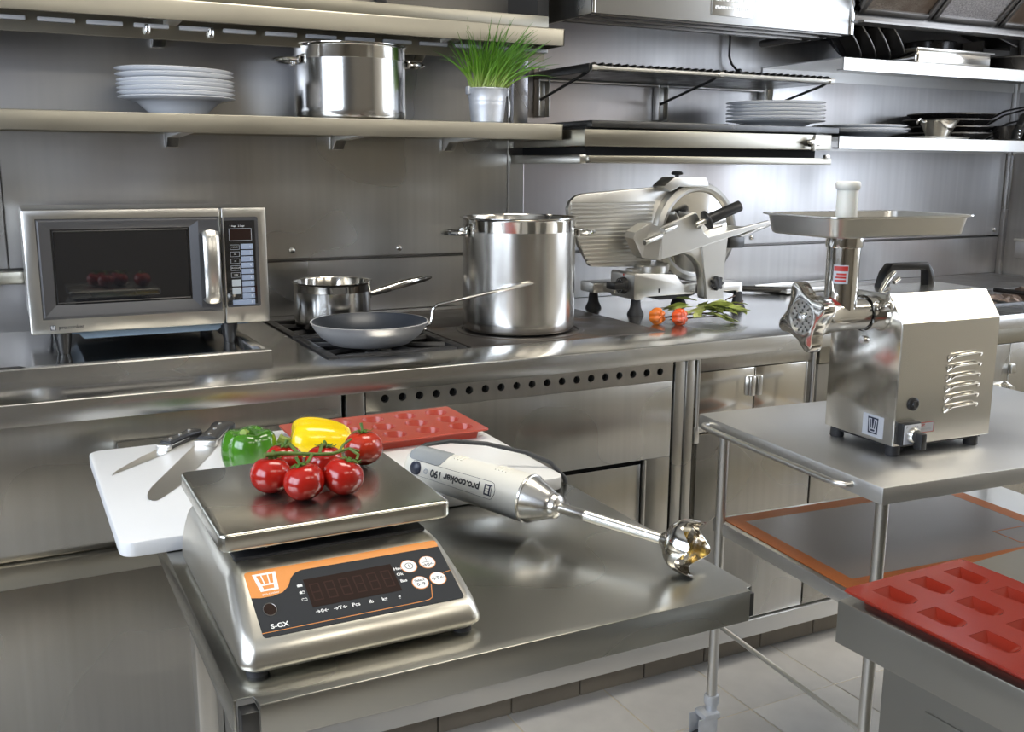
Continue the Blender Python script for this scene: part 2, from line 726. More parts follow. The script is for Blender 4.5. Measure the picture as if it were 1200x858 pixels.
# back wall: dark carcass with steel cladding panels standing proud of it
wall_back = struct('wall_back', G().box(XL - .1, XR + .1, YB + .02, YB + .14, -.06, ZC), 'hood_dark')
for nm, x0, x1, z0, z1, m in (('panel', XL, .02, 1.066, ZC, 'wall_steel'), ('panel', .023, 1.4585, 1.066, ZC, 'wall_steel'),
                              ('panel', 1.5165, XR, 1.060, ZC, 'wall_steel_blue'),
                              ('panel', 1.4655, 1.516, 1.060, ZC, 'wall_steel'),
                              ('splashback_panel', XL, 1.4585, .90, 1.058, 'wall_steel'), ('splashback_panel', 1.4655, XR, .90, 1.052, 'wall_steel_blue')):
    obj(nm, G().box(x0, x1, YB - .006, YB + .021, z0, z1, bev=.0015, seg=1), m, wall_back)
obj('seam_strip', G().box(1.459, 1.465, YB - .009, YB + .02, 1.0, ZC, bev=.001), 'satin_steel', wall_back)
obj('edge_trim', G().box(1.5165, 1.5225, YB - .012, YB - .004, 1.48, ZC, bev=.001), 'satin_steel', wall_back)
obj('ledge', G().box(XL, .30, YB - .05, YB, 1.030, 1.062, bev=.003), 'shelf_steel', wall_back)
screw = None
for x, z in ((.76, 1.09), (1.09, 1.087), (2.46, 1.083), (3.77, 1.082), (-.1, 1.09)):
    if screw is None:
        screw = obj('screw', G().lathe([(0, .008), (.005, .0075), (.0085, .005), (.0095, 0), (.0095, -.003)], 16, XF(rot=(R(90), 0, 0))), 'chrome', wall_back, loc=(x, YB - .006, z))
    else:
        inst('screw', screw, wall_back, Matrix.Translation((x, YB - .006, z)))
# steel lining and box on the right end wall
obj('panel', G().box(XR - .012, XR + .002, 2.0, YB, .9, ZC - .01, bev=.001), 'wall_steel_blue', wall_right)
obj('corner_strip', G().box(XR - .03, XR, YB - .03, YB - .006, .9, ZC - .01, bev=.003), 'wall_steel', wall_right)
t = thing('wall_box', 'small steel socket box on the end wall right of the cooktop', 'box', (XR - .012, 2.66, .975))
obj('body', G().box(-.085, 0, -.10, .10, 0, .075, bev=.006), 'wall_steel_blue', t)
obj('lip', G().box(-.09, 0, -.106, .106, .070, .08, bev=.003), 'satin_steel', t)

for i, (x, y, lab) in enumerate(((.95, 1.45, 'left ceiling light panel above the worktable'), (3.15, .60, 'right ceiling light panel above the trolley'),
                                 (.6, -.9, 'added rear left fill light panel behind the camera'), (2.3, -.9, 'added rear right fill light panel behind the camera'))):  # rear pair: unseen panels added as frontal fill light
    t = thing('ceiling_light', lab, 'light', (x, y, ZC), 0, 'ceiling light panels')
    obj('frame', G().box(-.62, .62, -.32, -.30, -.05, 0).box(-.62, .62, .30, .32, -.05, 0).box(-.62, -.6, -.32, .32, -.05, 0).box(.6, .62, -.32, .32, -.05, 0), 'frame_white', t)
    obj('diffuser', G().box(-.6, .6, -.30, .30, -.04, -.03), 'lamp_glow' if y > 0 else 'rear_fill_glow', t)

# ------------------------------------------------------------------ base cabinets and worktop
CF = 2.045   # front plane of the cabinets
t = thing('storage_cabinet', 'plain steel base cabinet left, behind the chopping board', 'cabinet', (-.45, CF, 0))
obj('body', G().box(-1.1, 1.085, .012, .80, .085, .855), 'front_steel', t)
obj('upper_panel', G().box(-1.1, 1.083, 0, .014, .585, .855, bev=.002), 'front_steel', t)
obj('rail', G().box(-1.1, 1.083, -.018, .014, .535, .583, bev=.004), 'shelf_steel', t)
obj('door', G().box(-.30, .752, 0, .014, .09, .533, bev=.002), 'front_steel', t)
obj('door', G().box(-1.1, -.304, 0, .014, .09, .533, bev=.002), 'front_steel', t)
obj('door_post', G().box(.756, .80, -.006, .014, .09, .533, bev=.002), 'front_steel', t)
obj('door', G().box(.803, 1.083, 0, .014, .09, .533, bev=.002), 'front_steel', t)

t = thing('range_oven', 'steel range base with a row of round vent holes', 'oven', (.64, CF, 0))
obj('body', G().box(.0, .868, .03, .80, .085, .80), 'void', t)
obj('side_post', G().box(.002, .044, -.004, .03, .085, .855, bev=.002), 'front_steel', t)
g = G()
holes = [(.085 + .0408 * k + .007, .830 - .0002 * k) for k in range(19)]
holed_panel(g, .048, .866, .800, .855, 0, [(x, z) for x, z in holes], .0092)
obj('vent_panel', g, 'front_steel', t)
obj('vent_backing', G().box(.048, .866, .013, .016, .798, .858), 'void', t)
obj('oven_front', G().box(.048, .866, 0, .014, .60, .7995, bev=.001).box(.793, .866, 0, .014, .09, .60, bev=.001).box(.048, .21, 0, .014, .09, .60, bev=.001), 'front_steel', t)
obj('oven_door', G().box(.215, .783, .010, .024, .12, .586, bev=.002), 'front_steel', t)
obj('door_edge', G().box(.786, .793, -.002, .014, .12, .598, bev=.0015), 'satin_steel', t)
obj('door_gap', G().box(.21, .793, .018, .026, .09, .60), 'void', t)

t = thing('service_column', 'narrow steel column with a long hinge beside the vented range', 'panel', (1.51, CF, 0))
obj('body', G().box(.0, .082, .02, .8, .085, .855), 'front_steel', t)
obj('cover', G().box(.002, .034, -.002, .02, .085, .855, bev=.002), 'front_steel', t)
obj('cover', G().box(.036, .062, -.006, .02, .085, .855, bev=.002), 'front_steel', t)
obj('hinge', G().cyl((.074, -.004, .66), (.074, -.004, .855), .0055), 'satin_steel', t)
obj('bracket', G().box(.066, .082, -.008, .0, .625, .67, bev=.002), 'satin_steel', t)

t = thing('control_cabinet', 'steel cabinet with twin reflective doors and a small catch handle', 'cabinet', (1.592, CF, 0))
obj('body', G().box(0, .40, .02, .8, .085, .855), 'front_steel', t)
obj('top_rail', G().box(0, .40, 0, .02, .815, .855, bev=.002), 'front_steel', t)
obj('lower_panel', G().box(0, .40, 0, .02, .09, .645, bev=.002), 'front_steel', t)
d = obj('door', G().box(.004, .183, .002, .02, .65, .812, bev=.002), 'grinder_steel', t)
obj('handle', G().box(.163, .181, -.010, .003, .735, .79, bev=.004), 'satin_steel', d)
d = obj('door', G().box(.187, .372, .002, .02, .65, .812, bev=.002), 'grinder_steel', t)
obj('handle', G().box(.189, .205, -.010, .003, .735, .79, bev=.004), 'satin_steel', d)
obj('hinge', G().cyl((.386, -.004, .62), (.386, -.004, .85), .0055), 'satin_steel', t)

t = thing('gas_cooker_base', 'steel cooker base at far right behind the meat grinder', 'cabinet', (1.995, CF, 0))
obj('body', G().box(0, 1.83, .02, .8, .085, .845), 'front_steel', t)
obj('front_panel', G().box(.003, .80, 0, .02, .09, .80, bev=.002), 'front_steel', t)
obj('front_panel', G().box(.804, 1.83, 0, .02, .09, .80, bev=.002), 'front_steel', t)
obj('top_rail', G().box(.003, 1.83, -.004, .02, .803, .855, bev=.002), 'shelf_steel', t)
for x in (.79,):
    k = obj('knob', G().lathe([(0, .03), (.016, .03), (.018, .02), (.024, .008), (.026, 0)], 24, XF((x, 0, .655), (R(90), 0, 0))), 'chrome', t)
    obj('latch', G().box(x + .012, x + .032, -.012, 0, .705, .735, bev=.003), 'satin_steel', t)

# kick boards and bottom rail under the units
tr1 = struct('trim_1', G().box(XL + .01, XR - .01, 2.115, 2.13, -.052, .084), 'kick')
for k in range(26):
    x = XL + .02 + k * .2047
    obj('tile', G().box(x, x + .2010, 2.10, 2.116, -.05, .083, bev=.0015, seg=1), 'kick', tr1)
struct('trim_2', G().box(-1.55, XR - .01, 2.038, 2.06, .033, .084, bev=.003), 'trolley_steel')

# worktop: folded front lip, holes for the hob and for the right cooktop
HX0, HX1, HY0, HY1 = .645, 1.58, 2.185, 2.815
GX0, GX1, GY0, GY1 = 2.50, 3.74, 2.17, 2.86
t = thing('worktop', 'long brushed steel worktop under the shelves', 'worktop', (0, 2.01, .9))
Wl = XL + .01
prof = [(0.0, -.044), (.0, -.005), (.0015, -.0015), (.005, 0), (.16, 0), (.16, -.03), (.012, -.03), (.012, -.044)]
obj('front_lip', G().prism(prof, Wl, XR - .012, 'x'), 'worktop_steel', t)
y0, y1 = .16, .884
g = G().box(Wl, HX0, y0, y1, -.03, 0).box(HX1, GX0, y0, y1, -.03, 0).box(GX1, XR - .012, y0, y1, -.03, 0)
g.box(HX0, HX1, y0, HY0 - 2.01, -.03, 0).box(HX0, HX1, HY1 - 2.01, y1, -.03, 0)
g.box(GX0, GX1, y0, GY0 - 2.01, -.03, 0).box(GX0, GX1, GY1 - 2.01, y1, -.03, 0)
obj('top_sheet', g, 'worktop_steel', t)

# hob with two burners under iron grates
t = thing('gas_hob', 'black gas hob under the frying pan and saucepan', 'hob', (HX0, HY0, .9))
hw, hd = 1.003 - HX0, HY1 - HY0
obj('burner_well', G().box(0, hw, 0, hd, -.05, -.042).box(0, .006, 0, hd, -.05, -.002).box(hw - .006, hw, 0, hd, -.05, -.002).box(0, hw, 0, .006, -.05, -.002).box(0, hw, hd - .006, hd, -.05, -.002), 'iron', t)
for cy in (.155, .47):
    gr = G()
    for a, b, c, d in ((.006, .03, -.148, .148), (hw - .03, hw - .006, -.148, .148), (.03, hw - .03, -.148, -.124), (.03, hw - .03, .124, .148)):
        gr.box(a, b, cy + c, cy + d, -.018, .004, bev=.003)
    for k in range(8):
        a = 2 * PI * k / 8 + PI / 8
        c, s = math.cos(a), math.sin(a)
        rr = min((hw / 2 - .02) / max(abs(c), 1e-6), .135 / max(abs(s), 1e-6))
        gr.tube([(hw / 2 + c * .05, cy + s * .05, -.004), (hw / 2 + c * rr, cy + s * rr, -.006)], [.006, .010], 6)
    grate = obj('grate', gr, 'iron', t)
    obj('burner', G().lathe([(0, -.016), (.03, -.017), (.036, -.024), (.036, -.03), (.05, -.032), (.052, -.044)], 24, XF((hw / 2, cy, 0))), 'dark_steel', t)

t = thing('solid_top', 'dark rusty solid hot plate under the stockpot', 'hotplate', (1.006, HY0, .9))
pw = HX1 - 1.006
g = G().box(.0, pw - .002, .001, .31, -.03, .002, bev=.002).box(.0, pw - .002, .314, hd - .001, -.03, .002, bev=.002)
obj('plate', g, 'hotplate', t)
obj('ring', G().lathe([(.155, .001), (.158, .0045), (.170, .0045), (.173, .001)], 48, XF((.232, .19, 0))), 'hotplate', t)
obj('ring', G().lathe([(.04, .001), (.042, .004), (.05, .004), (.052, .001)], 32, XF((.36, .48, 0))), 'hotplate', t)

# right cooktop
t = thing('cooktop', 'grey cooktop with a sooty burner pit, behind the grinder', 'cooktop', (GX0, GY0, .9))
gw, gd = GX1 - GX0, GY1 - GY0
obj('pit', G().box(0, gw, 0, gd, -.05, -.04).box(0, .01, 0, gd, -.05, -.001).box(gw - .01, gw, 0, gd, -.05, -.001), 'burnt', t)
obj('plate', G().box(.005, gw - .005, .30, gd - .005, -.04, .003, bev=.003), 'griddle_grey', t)
obj('rim', G().box(0, gw, -.006, .006, -.03, .006, bev=.002), 'dark_steel', t)
g = G()
rnd = random.Random(3)
for k in range(26):
    x, y = rnd.uniform(.03, gw - .04), rnd.uniform(.03, .28)
    r0 = rnd.uniform(.022, .05)
    ph = [rnd.uniform(0, 6) for _ in range(3)]
    g.lathe([(0, .02), (r0 * .5, .018), (r0 * .9, .006), (r0, -.01), (r0 * .8, -.04)], 9, XF((x, y, -.012), (0, 0, rnd.uniform(0, 3)), (1.3, .7, .9)),
            fn=lambda r, a, z, ph=ph: (r * math.cos(a) * (1 + .25 * math.sin(3 * a + ph[0])), r * math.sin(a) * (1 + .25 * math.sin(2 * a + ph[1])), z + .006 * math.sin(4 * a + ph[2])))
o = obj('coals', g, 'burnt', t)
o['kind'] = 'stuff'
for k in range(4):
    x = .12 + k * .31
    obj('bar', G().tube([(x, .01, .001), (x, .29, .001)], .008, 8), 'iron', t)

t = thing('flat_tray', 'flat steel tray with a black grip lying behind the slicer foot', 'tray', (2.36, 2.73, .9035), R(4))
obj('sheet', G().box(.06, .52, -.08, .07, 0, .012, bev=.003), 'shelf_steel', t)
obj('lip', G().box(.055, .525, -.084, -.078, .004, .018, bev=.002).box(.055, .525, .068, .074, .004, .018, bev=.002), 'satin_steel', t)
obj('grip', G().tube([(-.04, .055, .012), (.02, .0, .012), (.09, -.07, .012)], .010, 8), 'black_plastic', t)

t = thing('counter_tray', 'low raised steel griddle cover under the microwave', 'tray', (-.25, 2.215, .9))
obj('pan', G().box(-.6, .765, .012, .62, .0005, .010), 'polished', t)
obj('rim', G().prism([(0, 0), (0, .024), (.003, .027), (.022, .027), (.026, .020), (.026, 0)], -.6, .778, 'x')
    .box(.752, .778, .03, .62, 0, .024, bev=.003), 'worktop_steel', t)
obj('burn_mark', G().prism([(.05, .010), (.28, .010), (.27, .026), (.20, .028), (.15, .022), (.06, .026)], .0271, .0279, 'z'), 'iron', t)

# ------------------------------------------------------------------ shelves, hood and what stands on them
def shelf(name, label, x0, x1, y0, z0, z1, m, brackets, lip=.02):
    t = thing(name, label, 'shelf', (x0, y0, z0))
    L, D, Hh = x1 - x0, YB - .008 - y0, z1 - z0
    obj('board', G().prism([(0, 0), (0, Hh - .004), (.001, Hh - .001), (.004, Hh), (D, Hh), (D, Hh - .004), (.006, Hh - .004), (.006, .004), (lip, .004), (lip, 0)], 0, L, 'x')
        .box(L - .003, L, 0, D, 0, Hh), m, t)
    obj('back_flange', G().box(0, L - .004, D - .004, D, Hh - .04, Hh - .004), m, t)
    for bx in brackets:
        obj('bracket', G().prism([(lip, Hh - .006), (D, Hh - .006), (D, -.030), (D - .02, -.030), (D - .05, -.006), (lip + .02, .002)], bx - .016, bx + .016, 'x', bev=.002), 'satin_steel', t)
    return t


sh_lo = shelf('wall_shelf', 'lower left steel wall shelf carrying plates, pot and chives', XL, 1.463, 2.55, 1.408, 1.452, 'shelf_steel', [2.04 - .0, .9 + 1.6, 1.25 + 1.6])
sh_up = shelf('wall_shelf', 'upper left steel wall shelf above the plates and stainless pot', XL, 1.462, 2.55, 1.665, 1.711, 'shelf_steel', [2.02, 2.75], lip=.012)
# under the upper shelf: slotted rail and hooks; white strips painted as light in the slots
light_gap = G().box(0, .08, .10, .112, -.010, .0, bev=.002).mesh('light_gap')
light_gap.materials.append(MATS['frame_white'])
for k in range(14):
    o = bpy.data.objects.new('light_gap', light_gap)
    COL.objects.link(o)
    o.parent = sh_up
    o.location = (1.62 + k * .105, 0, 0)
obj('under_rail', G().box(.0, 3.06, .113, .118, -.034, .01), 'shelf_steel', sh_up)
for x in (1.965, 2.115):
    obj('bolt', G().lathe([(0, -.012), (.006, -.011), (.008, -.004), (.008, .01)], 10, XF((x, .105, -.012))), 'chrome', sh_up)

t = thing('canopy_fascia', 'dull steel hood fascia above the upper left shelf', 'hood', (XL, 2.62, 1.74))
obj('fascia', G().box(0, 3.05, 0, .012, -.02, .012, bev=.002), 'fascia', t)
obj('end_post', G().box(3.02, 3.055, .012, .27, -.02, .30), 'black_plastic', t)
obj('filter_panel', G().box(0, 3.02, .20, .21, .0, .60), 'hood_dark', t)
for x in (1.22, 1.95, 2.6):
    obj('filter_frame', G().box(x, x + .03, .18, .20, .0, .60, bev=.002), 'dark_steel', t)
obj('roof', G().box(0, 3.05, -.3, .27, .60, .62), 'hood_dark', t)

# post and box hood in the middle
tag(obj('wall_post', G().box(1.464, 1.5145, 2.865, YB - .007, 1.46, 2.3, bev=.002), 'wall_steel'), 'narrow steel post on the wall beside the potted chives', 'post')
t = thing('box_hood', 'deep steel box hood with an embossed plate, top centre', 'hood', (1.522, 2.497, 1.752))
bw, bd, bh = .966, .395, .42
obj('front_panel', G().box(0, bw, 0, .012, 0, bh, bev=.002), 'hood_front', t)
obj('side_panel', G().box(0, .012, .012, bd, .0, bh, bev=.001), 'wall_steel', t)
obj('side_panel', G().box(bw - .012, bw, .012, bd, .0, bh, bev=.001), 'wall_steel', t)
obj('corner_bead', G().box(bw - .012, bw + .004, -.004, .01, 0, bh, bev=.002), 'chrome', t)
obj('corner_bead', G().box(-.003, .006, -.003, .008, 0, bh, bev=.002), 'chrome', t)
obj('underside', G().box(.012, bw - .012, .012, bd, .03, .04), 'hood_dark', t)
g = G()
for yy in (.03, .10, .17):
    g.box(.012, bw - .012, yy, yy + .022, -.002, .02, bev=.002)
obj('burner_bar', g, 'hood_dark', t)
obj('pipe', G().tube([(bw - .06, .36, .005), (bw - .03, .05, .01)], .012, 8), 'hood_dark', t)
p = obj('plate', G().box(.405, .56, -.004, .001, .022, .30, bev=.0015), 'satin_steel', t)
for k in range(7):
    g = G()
    rnd = random.Random(k)
    x = .417
    while x < .543:
        w_ = rnd.uniform(.004, .007)
        if rnd.random() > .12:
            g.box(x, x + w_ - .0015, -.0058, -.0035, .040 + k * .022, .050 + k * .022, bev=.0008, seg=1)
        x += w_
    obj('embossing', g, 'satin_steel', p)
t = thing('gas_pipe', 'thin bent pipe stub with a valve on the wall under the box hood', 'pipe', (2.30, YB - .03, 1.72))
obj('tube', G().tube([(0, 0, .06), (0, 0, -.01), (.008, -.004, -.035), (.03, -.006, -.055)], .004, 8), 'dark_steel', t)
obj('valve', G().lathe([(0, 0), (.012, .002), (.014, .012), (.008, .02), (0, .02)], 12, XF((.034, -.005, -.064), (R(90), 0, 0))), 'dark_steel', t)

# rack of wire on three folding brackets
t = thing('wire_rack', 'folding wire rack on three wall brackets above the grill unit', 'rack', (1.552, 2.55, 1.612))
rl, rd = .91, .335
obj('front_rail', G().tube([(-.004, 0, 0), (rl, 0, 0)], .0075, 10), 'satin_steel', t)
obj('back_rail', G().tube([(-.004, rd - .02, -.012), (rl, rd - .02, -.012)], .006, 10), 'satin_steel', t)
wire = G().tube([(0, -.004, .010), (0, .002, .012), (0, rd - .02, -.002)], .0035, 6).mesh('wire')
wire.materials.append(MATS['dark_steel'])
for k in range(33):
    o = bpy.data.objects.new('wire', wire)
    COL.objects.link(o)
    o.parent = t
    o.location = (.012 + k * .0277, 0, 0)
obj('side_bar', G().box(-.008, .0, 0, rd, -.012, .012, bev=.002), 'dark_steel', t)
obj('tray_sheet', G().box(.0, rl, .012, rd - .025, -.0085, -.0065), 'dark_steel', t)
for bx in (0.0, .455, .905):
    b = obj('bracket', G().box(bx - .004, bx + .036, rd - .006, rd + .005, -.125, .03, bev=.002).box(bx - .004, bx, rd - .03, rd, -.125, .02, bev=.001).box(bx + .032, bx + .036, rd - .03, rd, -.125, .02, bev=.001), 'satin_steel', t)
    obj('strut', G().tube([(bx + .006, rd - .012, -.075), (bx + .004, .03, -.012), (bx + .004, .0, .002)], .0045, 8), 'dark_steel', b)
    obj('end_clip', G().tube([(bx - .004, -.002, 0), (bx + .014, -.002, 0)], .0115, 10), 'satin_steel', b)

# slim grill unit
t = thing('grill_unit', 'slim steel grill unit with star knob under the wire rack', 'grill', (1.492, 2.46, 1.345))
gl, gdp = .905, YB - .008 - 2.46
obj('top_plate', G().box(.03, gl + .06, .03, gdp, .098, .118, bev=.003), 'dark_steel', t)
obj('front_bar', G().box(-.012, gl, 0, gdp, .045, .092, bev=.0025), 'shelf_steel', t)
obj('gap_back', G().box(.02, gl - .02, .05, gdp, .02, .1), 'void', t)
obj('tray', G().box(0, gl, -.006, gdp, .0, .020, bev=.0025), 'shelf_steel', t)
obj('slide', G().box(-.02, .0, .01, gdp, -.003, .022, bev=.002), 'satin_steel', t)
k = obj('knob', G().prism([((.011 + .015 * abs(math.cos(2 * a)) ** 3) * math.cos(a), (.011 + .015 * abs(math.cos(2 * a)) ** 3) * math.sin(a)) for a in [2 * PI * i / 48 for i in range(48)]], .012, .024, 'z', bev=.002, M=XF((.815, 0, .066), (R(90), R(8), 0))), 'satin_steel', t)
obj('collar', G().lathe([(.012, 0), (.012, .013), (.006, .013)], 16, XF((.815, 0, .066), (R(90), 0, 0))), 'black_plastic', k)
obj('latch', G().box(.872, .892, -.012, 0, .018, .03, bev=.002), 'satin_steel', t)

# right hand shelves
sr_up = shelf('wall_shelf', 'upper right bright steel wall shelf loaded with dark pans', 2.467, XR - .014, 2.50, 1.644, 1.684, 'trolley_steel', [], lip=.03)
sr_lo = shelf('wall_shelf', 'lower right bright steel wall shelf with plates and black pans', 2.470, XR - .014, 2.50, 1.397, 1.437, 'trolley_steel', [], lip=.03)

t = thing('canopy_hood', 'dark canopy hood with sloping mesh filters, top right', 'hood', (2.49, 2.50, 1.79))
hw = XR - .014 - 2.49
obj('gutter', G().box(0, hw, 0, .02, 0, .038, bev=.003).box(0, hw, -.05, .02, -.003, .003), 'hood_dark', t)
obj('back_panel', G().box(0, hw, .385, .392, .0, .6), 'hood_dark', t)
for k, m in enumerate(('filter_mesh', 'filter_pale', 'filter_mesh', 'filter_mesh')):
    M = XF((.012 + k * .33, -.005, .035), (R(135), 0, 0))
    fl = obj('filter', G().box(.018, .302, 0, .40, -.004, .004, M=M), m, t)
    obj('filter_frame', G().box(0, .02, 0, .42, -.012, .012, bev=.003, M=M).box(.30, .32, 0, .42, -.012, .012, bev=.003, M=M).box(0, .32, 0, .02, -.012, .012, bev=.003, M=M), 'hood_dark', fl)
obj('roof', G().box(0, hw, -.32, .392, .34, .36), 'hood_dark', t)

# ------------------------------------------------------------------ plates, pot and chives on the left shelf
ordn = ['lowest', 'second from the bottom', 'third from the bottom', 'middle', 'third from the top', 'second from the top', 'topmost']
bowl_prof = [(0, .003), (.058, .003), (.060, 0), (.066, 0), (.068, .004), (.098, .030), (.112, .0345), (.140, .0405), (.1415, .0425), (.140, .0440), (.112, .039), (.096, .034), (.062, .010), (0, .009)]
me = G().lathe(bowl_prof, 64).mesh('soup_plate', 60)
me.materials.append(MATS['ceramic'])
zs = [0.0, .0110, .0215, .0320, .0405, .0540, .0660]
for k in range(7):
    o = bpy.data.objects.new('soup_plate', me)
    COL.objects.link(o)
    o.location = (.432 + (.0008, .001, .0, -.001, .0005, -.002, -.003)[k], 2.70, 1.4525 + zs[k])
    o.rotation_euler = (0, R(.0 + (.9 if k == 6 else 0)), k)
    tag(o, ordn[k] + ' white soup plate in the stack of seven on the left shelf', 'plate', 'white soup plates on the left shelf')


def side_handle(g, r, z, sgn, w=.045, out=.054, th=.0075, drop=.0):
    """horizontal loop handle at radius r on side sgn (+1 or -1 along x)"""
    pts = []
    for i in range(13):
        a = PI * i / 12
        pts.append((sgn * (r - .002 + out * math.sin(a) ** .7), -w * math.cos(a), z - drop * math.sin(a)))
    g.tube(pts, th, 10, flat=(1.2, .8))
    for s in (-1, 1):
        g.box(sgn * r - .004, sgn * r + .004, s * w - .012, s * w + .012, z - .010, z + .010, bev=.003)
    return g


def big_pot(label, loc, r, h, rz, rim_out=.006, m='pot_steel', band=None):
    t = thing('stockpot', label, 'pot', loc, rz)
    band = band or h * .80
    obj('body', G().lathe([(0, 0), (r - .008, 0), (r - .002, .004), (r, .010), (r, .016), (r + .0006, .018), (r, .030), (r, band)], 72), m, t)
    obj('polished_band', G().lathe([(r, band), (r + .0004, band + .001), (r + .0004, h - .008), (r + .002, h - .004), (r + rim_out, h - .001), (r + rim_out, h + .0005), (r, h + .001), (r - .003, h - .004), (r - .003, .006), (0, .005)], 72), 'polished', t)
    for s in (-1, 1):
        obj('handle', side_handle(G(), r, h - .040, s), 'chrome', t)
    return t


big_pot('stainless two-handled pot standing on the left wall shelf', (.885, 2.70, 1.4525), .148, .190, R(-3), m='pot_steel', band=.152)

t = thing('potted_chives', 'green chives growing in a small zinc bucket on the shelf', 'plant', (1.250, 2.607, 1.4525))
t.scale = (.96, .96, .93)
bk = obj('bucket', G().lathe([(0, .003), (.044, .003), (.045, 0), (.047, .002), (.0525, .050), (.0531, .0535), (.0527, .057), (.0535, .062), (.0541, .0655), (.0537, .069), (.060, .094), (.0625, .097), (.0610, .0995), (.058, .097), (.056, .085), (0, .083)], 40), 'zinc', t)
obj('soil', G().lathe([(0, .088), (.056, .086), (.056, .08)], 24), 'soil', t)
obj('bail', G().tube([(.060, .0, .088), (.066, -.004, .085), (.060, -.028, .048), (.054, -.034, .016)], .0018, 6), 'zinc', bk)
obj('lug', G().box(.054, .066, -.012, .012, .078, .106, bev=.003).box(-.066, -.056, -.010, .010, .080, .104, bev=.003), 'zinc', bk)


def chive_mesh():
    rnd = random.Random(11)
    bm = bmesh.new()
    lay = bm.verts.layers.float.new('tip')
    for k in range(235):
        a = rnd.uniform(0, 2 * PI)
        rr = .046 * math.sqrt(rnd.random())
        bx, by = rr * math.cos(a), rr * math.sin(a)
        L = rnd.uniform(.14, .25) * (1.0 - .2 * (rr / .046) ** 2)
        # lean: outward plus a general sweep to the right and up
        lx = bx * 7.5 + rnd.gauss(.22, .34)
        ly = by * 3.0 + rnd.gauss(-.62, .16)
        if rnd.random() < .16:
            lx += rnd.choice((-1, 1)) * rnd.uniform(.5, 1.1)
        droop = rnd.uniform(.0, .35) if rnd.random() < .8 else rnd.uniform(.5, 1.3)
        w0 = rnd.uniform(.0014, .0024)
        n = 7
        pts = []
        p = Vector((bx, by, .084))
        d = Vector((lx * .45, ly * .45, 1)).normalized()
        for i in range(n + 1):
            pts.append(p.copy())
            step = L / n
            d = (d + Vector((lx, ly, 0)) * .09 - Vector((0, 0, droop * .22 * i / n))).normalized()
            p = p + d * step
        rings = []
        for i, q in enumerate(pts):
            t_ = (pts[min(i + 1, n)] - pts[max(i - 1, 0)]).normalized()
            sd = t_.cross(Vector((.3, .8, .2))).normalized()
            up = sd.cross(t_)
            w = w0 * (1 - (i / n) ** 2.5) + .00015
            ring = []
            for j in range(4):
                b = PI / 2 * j
                v = bm.verts.new(q + sd * (w * math.cos(b)) + up * (w * .6 * math.sin(b)))
                v[lay] = min(1, (i / n) * .95 + rnd.uniform(0, .05))
                ring.append(v)
            rings.append(ring)
        for r0, r1 in zip(rings, rings[1:]):
            for j in range(4):
                bm.faces.new((r0[j], r0[(j + 1) % 4], r1[(j + 1) % 4], r1[j]))
    g = G()
    g.bm.free()
    g.bm = bm
    return g


lv = obj('leaves', chive_mesh(), 'chive', t, ang=80)
lv['kind'] = 'stuff'

# ------------------------------------------------------------------ right: plates and pans
plate_prof = [(0, .003), (.085, .003), (.087, 0), (.092, 0), (.096, .004), (.115, .012), (.158, .0185), (.160, .0205), (.158, .0220), (.115, .016), (.09, .008), (0, .007)]
pm = G().lathe(plate_prof, 64).mesh('dinner_plate', 60)
pm.materials.append(MATS['ceramic'])
o6 = ['lowest', 'second from the bottom', 'third from the bottom', 'third from the top', 'second from the top', 'topmost']
for k in range(6):
    o = bpy.data.objects.new('dinner_plate', pm)
    COL.objects.link(o)
    o.location = (2.318 + random.uniform(-.003, .003), 2.64, 1.4635 + k * .0115)
    tag(o, o6[k] + ' white dinner plate in the stack of six on the grill unit', 'plate', 'white dinner plates on the grill unit')
for k in range(3):
    o = bpy.data.objects.new('dinner_plate', pm)
    COL.objects.link(o)
    o.location = (2.73 + (.0, .012, -.004)[k], 2.67, 1.4375 + k * .0105)
    tag(o, ('lower', 'middle', 'upper')[k] + ' white plate in the low stack of three beside the metal bowl', 'plate', 'white plates on the right shelf')
tag(obj('steel_tray', G().lathe([(0, .002), (.14, .002), (.15, .008), (.153, .008), (.15, .006), (.14, 0), (0, 0)], 48, XF((0, 0, 0), sc=(1, .55, 1))), 'satin_steel', loc=(3.03, 2.605, 1.4375)), 'thin oval steel tray under the small metal bowl', 'tray')
t = thing('sauce_bowl', 'small flared steel bowl with a hooked grip on the right shelf', 'bowl', (3.05, 2.61, 1.4455))
obj('body', G().lathe([(0, .003), (.036, .002), (.038, 0), (.040, .003), (.066, .056), (.070, .058), (.066, .060), (.037, .006), (0, .005)], 40), 'polished', t)
obj('grip', G().tube([(-.062, 0, .052), (-.085, 0, .054), (-.095, 0, .062), (-.104, 0, .055), (-.108, 0, .045)], .004, 8), 'chrome', t)


def fry_pan(label, loc, r, h, rot, m='black_pan', handle=None, group=None, hm='dark_steel'):
    t = thing('iron_pan', label, 'pan', loc, 0, group)
    t.rotation_euler = rot
    obj('rim', G().tube([(r * math.cos(2 * PI * i / 40), r * math.sin(2 * PI * i / 40), h) for i in range(40)], .0028, 6, closed=True), 'hood_dark', t)
    obj('body', G().lathe([(0, 0), (r * .72, 0), (r * .80, .004), (r - .004, h - .004), (r, h), (r - .003, h + .001), (r * .79, .008), (r * .7, .004), (0, .004)], 56), m, t)
    if handle:
        obj('handle', handle, hm, t)
    return t


def strap(a, length, rise, r, z, w=.012):
    c, s = math.cos(a), math.sin(a)
    g = G()
    pts = [(c * d, s * d, z + rise * u) for d, u in ((r - .012, -.25), (r + .02, .05), (r + .06, .45), (r + length * .6, .9), (r + length, 1.0))]
    g.tube(pts, w, 8, flat=(1, .28))
    return g


